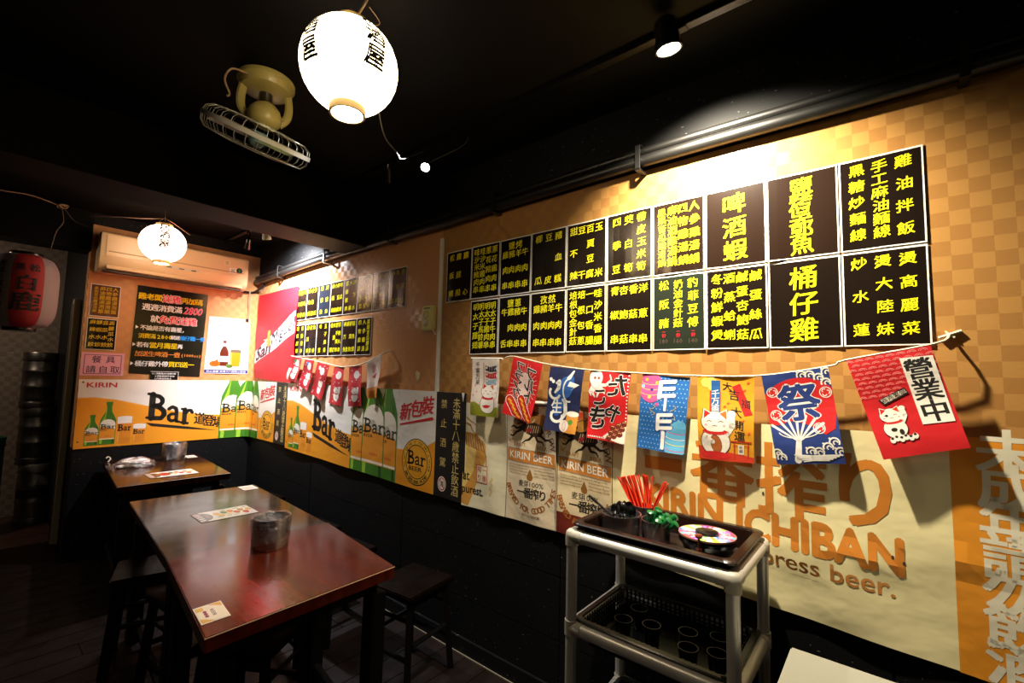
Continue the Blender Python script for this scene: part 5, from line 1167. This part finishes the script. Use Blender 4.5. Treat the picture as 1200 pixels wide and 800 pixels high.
def steel_pot(label, loc, R_, H_, seed):
    t = thing('utensil_pot', label, 'pot', loc, 0, 'steel pots wrapped in clear bags')
    b = BM(); lathe(b, [(0, 0), (R_, 0), (R_ + .001, .004), (R_, .010), (R_, H_ - .004), (R_ - .0012, H_), (R_ - .003, H_ - .004), (R_ - .003, .012), (0, .010)], 48); link('cup', b, M_STEEL, t, smooth=True)
    rnd = random.Random(seed); b = BM(); rings = []; n = 56
    prof = [(R_ + .003, H_ * .22), (R_ + .004, H_ * .35), (R_ + .006, H_ * .6), (R_ + .006, H_ * .9), (R_ + .003, H_ + .005), (R_ - .003, H_ + .004), (R_ - .012, H_ * .9), (R_ - .016, H_ * .5), (R_ - .02, H_ * .2), (R_ * .4, H_ * .14)]
    ph = [rnd.uniform(0, 6) for _ in prof]
    for j, (r, z) in enumerate(prof):
        rings.append([b.verts.new(((r + .0022 * math.sin(k_ * .9 + j * 1.1) + .0016 * math.sin(k_ * 1.9 + ph[j])) * math.cos(2 * PI * k_ / n), (r + .0022 * math.sin(k_ * .9 + j * 1.1) + .0016 * math.sin(k_ * 1.9 + ph[j])) * math.sin(2 * PI * k_ / n), z + (.010 * math.sin(k_ * .35 + ph[j]) if j == 0 else .002 * math.sin(k_ * .7)))) for k_ in range(n)])
    for A_, B_ in zip(rings, rings[1:]):
        for k_ in range(n): b.faces.new((A_[k_], A_[(k_ + 1) % n], B_[(k_ + 1) % n], B_[k_]))
    bm_m = link('plastic_bag', b, M_FILM, t, smooth=True)
    return t
steel_pot('steel pot wrapped in a clear bag on the nearest table', (.905, 2.085, .7505), .072, .125, 1)
steel_pot('steel pot wrapped in a clear bag on the farthest table', (1.185, 4.63, .7505), .078, .135, 5)
b = BM(); tube(b, [(1.03, 2.06, .7506), (1.035, 2.07, .7506)], .001, 4); b.free()
# clear bag with white packets
t = thing('plastic_bag', 'clear crumpled plastic bag of white paper packets on the farthest table', 'bag', (.905, 4.50, .7505))
def crumple(R_, z_, seed, n=40, m=12):
    b = BM(); rings = []; rn = random.Random(seed); o_ = [rn.uniform(0, 6) for _ in range(8)]
    for j in range(m + 1):
        th = PI / 2 * j / m; rg = []
        for k_ in range(n):
            a = 2 * PI * k_ / n; w_ = 1 + .08 * math.sin(3 * a + o_[0]) + .05 * math.sin(7 * a + o_[1] + j) + .04 * math.sin(11 * a + o_[2] - j * .8)
            rg.append(b.verts.new((R_ * w_ * math.cos(th) * math.cos(a), R_ * .78 * w_ * math.cos(th) * math.sin(a), max(.001, z_ * math.sin(th) * (1 + .18 * math.sin(5 * a + o_[3] + j * .6)))) if j < m else (0, 0, z_)))
        rings.append(rg)
    for A_, B_ in zip(rings, rings[1:]):
        for k_ in range(n):
            try: b.faces.new((A_[k_], A_[(k_ + 1) % n], B_[(k_ + 1) % n], B_[k_]))
            except ValueError: pass
    bmesh.ops.remove_doubles(b, verts=b.verts, dist=.0003); return b
link('film', crumple(.135, .062, 2), M_FILM, t, smooth=True)
for i, (x, y, z, r, lb) in enumerate(((-.035, .0, .004, .2, 'white paper packet lying lowest in the clear bag'), (.02, .02, .021, -.15, 'white paper packet in the middle of the clear bag'), (.0, -.01, .036, .45, 'white paper packet lying on top in the clear bag'))):
    b = BM(); box(b, -.075, .075, -.032, .032, 0, .011, .004); o = link('paper_packet', b, ink('#e0d4cc'), None, (.905 + x, 4.50 + y, .7515 + z), smooth=True); o.rotation_euler = (0, 0, r); tag(o, lb, 'packet', 'paper packets in the clear bag')
# cards
def card(name, label, cat_, o0, U, V, W, H, draw, base='#e8e0d0', z=.7505):
    fm = flatmap((o0[0], o0[1], z), (*U, 0), (*V, 0), .0012); S = Sheet(name, label, cat_, fm, (o0[0], o0[1], z), thick=.001, kind='gloss')
    draw(S, W, H); S.finish([(0, 0), (W, 0), (W, H), (0, H)], base)
def drawmenu(S, W, H):
    S.rect(0, W, 0, H, '#ece6dc'); S.rect(0, W * .13, 0, H, '#6a5a50'); S.ell(W * .13, H * .5, W * .14, H * .40, '#2c2622', 20, a0=-PI / 2, a1=PI / 2)
    for k_ in range(5): S.rect(W * .015, W * .11, H * (.12 + .17 * k_), H * (.2 + .17 * k_), '#d8d0c8')
    for k_ in range(5): S.line([(W * .17, H * (.3 + .09 * k_)), (W * .24, H * (.3 + .09 * k_))], .002, '#d8d0c8')
    for k_, (a, b2, c) in enumerate(((.36, .6, '#e0a860'), (.42, .35, '#e8b878'), (.50, .62, '#5a7a3a'), (.56, .40, '#e8c8a0'), (.62, .66, '#d8702a'), (.70, .45, '#c8281c'), (.80, .62, '#c8762c'), (.84, .32, '#c02a20'), (.93, .55, '#e0b070'))): S.ell(W * a, H * b2, W * .055, H * .15, c, 16)
    for k_, (a, b2) in enumerate(((.33, .25), (.47, .20), (.60, .18), (.50, .85), (.72, .84), (.88, .82))): S.rect(W * a, W * (a + .09), H * b2, H * (b2 + .03), '#5a4030')
card('menu_card', 'long laminated menu card with food pictures on the middle table', 'menu', (.818, 2.660), (.265, -.004), (.004, .265), .265, .185, drawmenu, z=.7425)
def drawmenu2(S, W, H): drawmenu(S, W, H); S.ell(W * .35, H * .5, W * .12, H * .3, '#b8402a', 16)
card('menu_card', 'long laminated menu card with food pictures on the farthest table', 'menu', (.880, 3.925), (.285, -.004), (.004, .285), .285, .2, drawmenu2)
def drawsq(S, W, H):
    S.rect(W * .04, W * .96, H * .04, H * .96, '#e6dcc0'); S.poly([(W * .04, H * .04), (W * .5, H * .04), (W * .04, H * .3)], '#d0a040'); S.poly([(W * .96, H * .96), (W * .5, H * .96), (W * .96, H * .7)], '#d0a040'); S.rect(W * .04, W * .3, H * .7, H * .92, '#d8b050')
    S.text('Kuso', W * .5, H * .3, H * .45, W * .2, '#2c2c5a', bold=.04, rot=PI / 2) if False else S.text('BEER', W * .62, H * .3, H * .4, W * .12, '#2c2c5a', bold=.04, rot=PI / 2)
    for k_ in range(3): S.ell(W * .3, H * (.35 + .13 * k_), W * .07, H * .07, '#7a2a4a', 10)
card('coaster', 'cream beer coaster card taped on the near left corner of the nearest table', 'coaster', (.507, 1.585), (.078, .0), (.011, .12), .078, .125, drawsq)
card('paper_card', 'small white card at the far right corner of the middle table', 'card', (1.205, 3.19), (.085, -.004), (.006, .12), .085, .125, lambda S, W, H: [S.rect(W * .1, W * .8, H * (.2 + .2 * k_), H * (.26 + .2 * k_), '#b0a8a0') for k_ in range(3)], z=.7425)
card('paper_card', 'small white card beside the pot on the farthest table', 'card', (1.285, 4.64), (.075, .0), (.006, .12), .075, .13, lambda S, W, H: [S.rect(W * .1, W * .8, H * (.2 + .2 * k_), H * (.26 + .2 * k_), '#a8a098') for k_ in range(3)])
b = BM(); tube(b, catmull([(.80, 4.83, .752), (.815, 4.84, .775), (.80, 4.85, .79), (.79, 4.845, .78)], 5), .005, 6); tag(link('paper_scrap', b, ink('#d0c8b0'), smooth=True), 'curled pale scrap at the far left corner of the farthest table', 'scrap')

# ------------------------------------------------------------------ the trolley
TX0, TX1, TY0, TY1 = 1.398, 1.790, .345, .885
t = thing('service_trolley', 'silver tube-framed service trolley with grey corners in front of the cream banner', 'trolley', ((TX0 + TX1) / 2, (TY0 + TY1) / 2, 0))
hx_, hy_ = (TX1 - TX0) / 2, (TY1 - TY0) / 2
def rail(p, q, r=.0215):
    b = BM(); tube(b, [p, q], r, 16); 
    d = (Vector(q) - Vector(p)).normalized()
    return b
for zi, z in enumerate((.955, .65, .30)):
    for sx in (-1, 1):
        link('long_rail', rail((sx * hx_ * .952, -hy_ + .03, z), (sx * hx_ * .952, hy_ - .03, z)), M_ALU, t, smooth=True)
    for sy in (-1, 1):
        link('end_rail', rail((-hx_ + .03, sy * hy_ * .965, z), (hx_ - .03, sy * hy_ * .965, z)), M_ALU, t, smooth=True)
    for sy in (-.5, .5): b = BM(); box(b, -hx_ + .02, hx_ - .02, sy * hy_ - .01, sy * hy_ + .01, z - .135 + .0, z - .130) if False else box(b, -hx_ + .008, -hx_ + .009, sy * hy_ - .01, sy * hy_ + .01, z - .003, z + .003); b.free()
    for sx in (-1, 1):
        for sy in (-1, 1):
            b = BM(); x, y = sx * hx_ * .952, sy * hy_ * .965
            if zi == 0: lathe(b, [(0, .0225), (.012, .0215), (.0205, .014), (.023, 0), (.023, -.032), (0, -.032)], 20, (x, y, z))
            else: lathe(b, [(0, .024), (.0225, .024), (.0225, -.024), (0, -.024)], 20, (x, y, z))
            tube(b, [(x, y, z), (x - sx * .042, y, z)], .0235, 14); tube(b, [(x, y, z), (x, y - sy * .042, z)], .0235, 14)
            link('corner_joint', b, M_ALUC, t, smooth=True)
for sx in (-1, 1):
    for sy in (-1, 1):
        b = BM(); x, y = sx * hx_ * .952, sy * hy_ * .965; tube(b, [(x, y, .075), (x, y, .93)], .0185, 16)
        for a in (.9, -.9): tube(b, [(x + .0178 * math.cos(a) * -1, y + .0178 * math.sin(a) * 1, .08), (x + .0178 * math.cos(a) * -1, y + .0178 * math.sin(a), .93)], .0016, 4)
        link('leg', b, M_ALU, t, smooth=True)
        b = BM(); tube(b, [(x, y - .011, .03), (x, y + .011, .03)], .029, 20); cs = link('caster', b, M_BLACKP, t, smooth=True)
        b = BM(); box(b, x - .016, x + .016, y - .015, y - .0125, .025, .072); box(b, x - .016, x + .016, y + .0125, y + .015, .025, .072); box(b, x - .016, x + .016, y - .015, y + .015, .0715, .076); link('fork', b, M_STEEL, cs)
# trays: a rim, sloped walls, a floor
def tray(name, label, cx, cy, z, hx2, hy2, h, m, lipw=.018, holes=False, rot=0):
    o = thing(name, label, 'tray', (cx, cy, z), rot)
    def rr(hx3, hy3, r, zz, n=6): return [Vector((sx * (hx3 - r) + r * math.cos(a), sy * (hy3 - r) + r * math.sin(a), zz)) for sx, sy, a0 in ((1, 1, 0), (-1, 1, PI / 2), (-1, -1, PI), (1, -1, 1.5 * PI)) for a in [a0 + PI / 2 * k_ / n for k_ in range(n + 1)]]
    def loft(b, loops):
        R2 = [[b.verts.new(p) for p in L_] for L_ in loops]
        for A_, B_ in zip(R2, R2[1:]):
            for k_ in range(len(A_)): b.faces.new((A_[k_], A_[(k_ + 1) % len(A_)], B_[(k_ + 1) % len(A_)], B_[k_]))
        return R2
    b = BM(); L_ = loft(b, [rr(hx2, hy2, .03, h - .006), rr(hx2 + .001, hy2 + .001, .03, h), rr(hx2 - .003, hy2 - .003, .03, h + .004), rr(hx2 - lipw, hy2 - lipw, .026, h + .004), rr(hx2 - lipw - .003, hy2 - lipw - .003, .025, h - .002)])
    link('rim', b, m, o, smooth=True)
    b = BM(); i0 = lipw + .003
    if not holes:
        L_ = loft(b, [rr(hx2 - i0, hy2 - i0, .025, h - .002), rr(hx2 - i0 - .008, hy2 - i0 - .008, .022, .004), rr(hx2 - i0 - .012, hy2 - i0 - .012, .02, .001)]); b.faces.new(L_[-1])
        link('pan', b, m, o, smooth=True)
    else:
        L_ = loft(b, [rr(hx2 - i0 - .008, hy2 - i0 - .008, .022, h * .35), rr(hx2 - i0 - .012, hy2 - i0 - .012, .02, .001)]); b.faces.new(L_[-1]); link('pan', b, m, o, smooth=True)
        b = BM()
        for sx in (-1, 1):
            n = 26
            for k_ in range(n): y = (-1 + 2 * (k_ + .5) / n) * (hy2 - .03); box(b, sx * (hx2 - i0 - .006) - .0012, sx * (hx2 - i0 - .006) + .0012, y - .0035, y + .0035, h * .33, h)
        for sy in (-1, 1):
            n = 18
            for k_ in range(n): x = (-1 + 2 * (k_ + .5) / n) * (hx2 - .03); box(b, x - .0035, x + .0035, sy * (hy2 - i0 - .006) - .0012, sy * (hy2 - i0 - .006) + .0012, h * .33, h)
        for z2 in (.5, .66, .82):
            for sx in (-1, 1): box(b, sx * (hx2 - i0 - .006) - .001, sx * (hx2 - i0 - .006) + .001, -hy2 + .035, hy2 - .035, h * z2 - .002, h * z2 + .002)
            for sy in (-1, 1): box(b, -hx2 + .035, hx2 - .035, sy * (hy2 - i0 - .006) - .001, sy * (hy2 - i0 - .006) + .001, h * z2 - .002, h * z2 + .002)
        g = link('lattice_wall', b, m, o); g['kind'] = 'stuff'
    return o
tray('serving_tray', 'dark brown deep tray on top of the trolley', 1.594, .612, .928, .194, .266, .070, mat('dark_brown_tray', '#1c0e09', .25), .024)
tray('storage_basket', 'black latticed basket on the second shelf of the trolley', 1.594, .615, .592, .186, .256, .085, M_BLACKP, holes=True)
ZT = .931
def cup(label, x, y, r, h):
    b = BM(); lathe(b, [(0, 0), (r * .93, 0), (r * .96, .003), (r, h * .5), (r, h - .004), (r + .003, h - .002), (r + .003, h), (r - .001, h), (r - .002, h * .5), (r * .9, .004), (0, .003)], 40)
    o = link('steel_cup', b, M_STEEL, None, (x, y, ZT), smooth=True); return tag(o, label, 'cup', 'steel cups on the brown tray')
cup('wider steel cup of black spoons at the left of the brown tray', 1.575, .772, .068, .088)
cup('steel cup of green sticks in the middle of the brown tray', 1.610, .655, .050, .080)
cup('steel cup of orange-red straws at the back left of the brown tray', 1.712, .745, .036, .092)
# black spoons
def spoon():
    b = BM(); 
    b2 = [(0, 0, 0), (0, 0, .06), (.0, .002, .075)]
    tube(b, [(0, 0, 0), (0, 0, .045)], .004, 6, sq=.6)
    lathe(b, [(0, -.004), (.010, -.002), (.017, .004), (.0175, .006), (.0155, .005), (.009, .0005), (0, -.001)], 14, (0, 0, .058), 0, Matrix.Rotation(1.35, 3, 'X') @ Matrix.Diagonal((1, 1.4, 1)))
    return link('plastic_spoon', b, M_BLACKP, smooth=True)
s0 = spoon(); tag(s0, 'black plastic spoon standing bowl-up in the wider steel cup', 'spoon', 'black spoons in the steel cup')
for i in range(9):
    o = s0 if i == 0 else s0.copy()
    if i: C.objects.link(o)
    a = 2 * PI * i / 9; r = .032 if i % 2 else .015; o.location = (1.575 + r * math.cos(a), .772 + r * math.sin(a), ZT + .040 + .003 * (i % 3)); o.rotation_euler = (random.uniform(-.25, .25), random.uniform(-.25, .25), random.uniform(0, 6))
b = BM(); tube(b, [(1.585, .790, ZT + .05), (1.535, .870, ZT + .128), (1.528, .880, ZT + .138)], .005, 8, rs=[.006, .011, .008], sq=.5); tag(link('plastic_ladle', b, M_BLACKP, smooth=True), 'long black handle sticking out of the wider steel cup to the left', 'ladle')
# green handles
gm = mat('green_plastic', '#0f5a2a', .28); gm2 = mat('green_plastic_tip', '#2a7a3a', .3)
b = BM(); lathe(b, [(0, 0), (.006, 0), (.0065, .01), (.0085, .05), (.0095, .068), (.009, .074), (.004, .077), (0, .077)], 14); g0 = link('plastic_stick', b, gm, smooth=True); tag(g0, 'stubby green plastic stick bunched in the middle steel cup', 'stick', 'green sticks in the steel cup')
for i in range(12):
    o = g0 if i == 0 else g0.copy()
    if i: C.objects.link(o)
    a = 2 * PI * i / 12; r = .022 if i < 8 else .008; a *= 1.5 if i < 8 else 3; o.location = (1.610 + r * math.cos(a), .660 + r * math.sin(a), ZT + .030 + .012 * (i % 2)); o.rotation_euler = (-.35 * math.sin(a) * r / .021 + .45, .35 * math.cos(a) * r / .021, 0); o.scale = (1.35, 1.35, 1)
# straws
sm_ = mat('orange_red_plastic', '#e0341a', .35)
b = BM(); tube(b, [(0, 0, 0), (0, 0, .185)], .0028, 7, False); tube(b, [(0, 0, .183), (0, 0, .185)], .0026, 7); q0 = link('straw', b, sm_, smooth=True); tag(q0, 'thin orange-red plastic straw fanning out of the back steel cup', 'straw', 'orange-red straws in the back cup')
rnd = random.Random(8)
for i in range(38):
    o = q0 if i == 0 else q0.copy()
    if i: C.objects.link(o)
    lean_y = .05 + .62 * (i / 33) + rnd.uniform(-.04, .04) if i < 34 else (-.45, -.5, -.12, -.4)[i - 34]; lean_x = rnd.uniform(-.12, .12)
    bx, by = 1.712 - .020 * lean_x / .14, .745 + .024 * (lean_y - .35) / .35 - .012 if i < 34 else .745 - .01
    d = Vector((lean_x, lean_y, 1)).normalized(); o.location = (bx, by, ZT + .020 + rnd.uniform(0, .006)); o.rotation_euler = d.to_track_quat('Z', 'Y').to_euler()
# spinning wheel
t = thing('prize_wheel', 'small rainbow game wheel with a black hub on the brown tray', 'wheel', (1.640, .492, ZT + .036))
b = BM(); lathe(b, [(0, -.0355), (.070, -.0355), (.080, -.010), (.088, 0), (.090, .004), (.086, .012), (.03, .016), (0, .016)], 48); link('base', b, M_BLACKP, t, smooth=True)
cols_ = ['#d8306a', '#e8e4e0', '#2a7ac8', '#d83a3a', '#7ab83a', '#e8d8e0', '#3aa0d8', '#b03ab0', '#e0c83a', '#d83a5a']
RW = .088
for k_ in range(24):
    b = BM(); a0, a1 = 2 * PI * k_ / 24, 2 * PI * (k_ + 1) / 24; pts = [(.038 * math.cos(a0), .038 * math.sin(a0)), (RW * math.cos(a0), RW * math.sin(a0)), (RW * math.cos((a0 + a1) / 2), RW * math.sin((a0 + a1) / 2)), (RW * math.cos(a1), RW * math.sin(a1)), (.038 * math.cos(a1), .038 * math.sin(a1))]
    prism(b, pts, .022, .026); sg = link('wedge', b, ink(cols_[(k_ * 7) % 10], .4), t)
    b = BM(); vv, fs, bb = glyph('飲酒猜拳遊戲喝一杯'[k_ % 9] + '杯人'[k_ % 2]); am = (a0 + a1) / 2
    ids = [b.verts.new(((.044 + x * .018) * math.cos(am) - (y - .37) * .012 * math.sin(am), (.044 + x * .018) * math.sin(am) + (y - .37) * .012 * math.cos(am), .0263)) for x, y in vv]
    for f in fs: b.faces.new([ids[q] for q in f])
    link('lettering', b, ink('#f4f0ec' if cols_[(k_ * 7) % 10][1] != 'e' else '#303048'), sg)
b = BM(); lathe(b, [(RW, .0215), (RW + .0025, .0215), (RW + .0025, .027), (RW, .027)], 48); link('outer_ring', b, mat('wheel_edge', '#a0745a', .4), t, smooth=True)
b = BM(); lathe(b, [(0, .016), (.036, .016), (.0375, .026), (.036, .034), (.028, .037), (0, .038)], 32); link('hub', b, M_BLACKP, t, smooth=True)
b = BM(); lathe(b, [(0, -.0355), (.010, -.0355), (.010, .004), (.0035, .006), (.0035, .036), (.010, .038), (.012, .044), (.010, .048), (0, .049)], 16, (-.100, -.005, 0)); link('pointer_peg', b, mat('peg_brown', '#6a2c16', .3), t, smooth=True)
b = BM(); lathe(b, [(0, 0), (.014, 0), (.016, .004), (.012, .009), (0, .010)], 18); tag(link('brass_bell', b, mat('old_brass', '#7a5a3a', .35, .7), None, (1.487, .435, ZT), smooth=True), 'small round brown knob lying near the front corner of the brown tray', 'knob')
# glasses in the basket
for i, (x, y) in enumerate(((1.55, .75), (1.58, .66), (1.66, .74), (1.53, .52), (1.62, .55), (1.66, .46), (1.56, .44))):
    b = BM(); lathe(b, [(0, 0), (.022, 0), (.024, .004), (.031, .07), (.029, .07), (.023, .006), (0, .005)], 24); o = link('steel_cup', b, mat('dark_glass', '#141518', .2, .2), None, (x, y, .5955), smooth=True)
    tag(o, 'small dark cup standing in the black basket on the second shelf', 'cup', 'dark cups in the basket')
# black tub on the lowest shelf
tray('storage_tub', 'black tub on the lowest shelf of the trolley', 1.594, .615, .213, .186, .256, .11, M_BLACKP)

# ------------------------------------------------------------------ white table at the lower right
t = thing('side_table', 'white table corner beside the black wall, right of the trolley', 'table', (1.20, -.20, 0))
b = BM(); box(b, -.40, .379, -.55, .445, .722, .75, .004); link('tabletop', b, mat('white_laminate', '#8f8d80', .45, spec=.3), t)
b = BM(); box(b, -.35, .33, -.5, .40, .67, .7215); link('apron', b, M_LEG, t)
for x in (-.33, .31):
    for y in (-.48, .38): b = BM(); tube(b, [(x, y, 0), (x, y, .6695)], .018, 10); link('leg', b, M_ALUC, t, smooth=True)

# ------------------------------------------------------------------ kegs in the alcove
def keg(label, x, y, z, R_=.118, H=.50, m=M_DSTEEL, band=None, text=None, tm='#b8b0a0'):
    t = thing('beer_keg', label, 'keg', (x, y, z), group='kegs in the alcove')
    b = BM(); lathe(b, [(0, .02), (R_ * .8, .02), (R_ * .93, .045), (R_ * .96, .10), (R_ * .96, .17), (R_, .18), (R_, .20), (R_ * .96, .21), (R_ * .96, .31), (R_, .32), (R_, .34), (R_ * .96, .35), (R_ * .96, H - .10), (R_ * .9, H - .055), (R_ * .5, H - .03), (0, H - .028)], 40); link('body', b, m, t, smooth=True)
    for nm, z0, z1 in (('bottom_chime', 0, .055), ('top_chime', H - .08, H)):
        b = BM(); lathe(b, [(R_ * .95, z0), (R_ * 1.0, z0), (R_ * 1.02, z0 + .005), (R_ * .98, (z0 + z1) / 2), (R_ * 1.02, z1 - .005), (R_ * 1.0, z1), (R_ * .95, z1), (R_ * .93, (z0 + z1) / 2), (R_ * .95, z0)], 40); link(nm, b, m, t, smooth=True)
    b = BM(); lathe(b, [(0, H - .035), (.025, H - .035), (.025, H - .012), (0, H - .012)], 16); link('valve', b, m, t, smooth=True)
    if band:
        b = BM(); lathe(b, [(R_ * .965, .225), (R_ * .975, .225), (R_ * .975, .30), (R_ * .965, .30)], 40); link('label_band', b, ink(band), t, smooth=True)
    if text:
        b = BM()
        for i, q in enumerate(text):
            vv, fs, bb = bold_glyph(q, .02); ids = []
            for vx, vy in vv:
                a = -PI / 2 - .0 + (vx - .5) * .06 / R_; ids.append(b.verts.new((R_ * 1.01 * math.cos(a), R_ * 1.01 * math.sin(a), H * .86 - i * .1 + (vy - .37) * .06)))
            for f in fs: b.faces.new([ids[k_] for k_ in f])
        link('lettering', b, ink(tm), t)
keg('lowest grey steel keg with a dark red band, foot of the stack in the alcove', .50, 6.02, .1055, .118, .52, mat('grey_keg', '#8a8680', .4, .8), '#3a1412')
keg('dark steel keg in the middle of the alcove stack', .475, 6.03, .626, .118, .50)
keg('dark steel keg on top of the alcove stack', .462, 6.03, 1.127, .118, .50)
keg('green keg with white characters at the left edge of the alcove', .165, 5.75, .1055, .120, .80, mat('green_keg_paint', '#1c4a34', .4), None, '台灣啤酒')
b = BM(); lathe(b, [(0, 0), (.03, 0), (.03, .03), (.05, .04), (.05, .06), (0, .065)], 20); tag(link('tap_head', b, M_BLACKP, None, (.165, 5.75, .8945), smooth=True), 'black tap fitting standing on the green keg', 'tap')
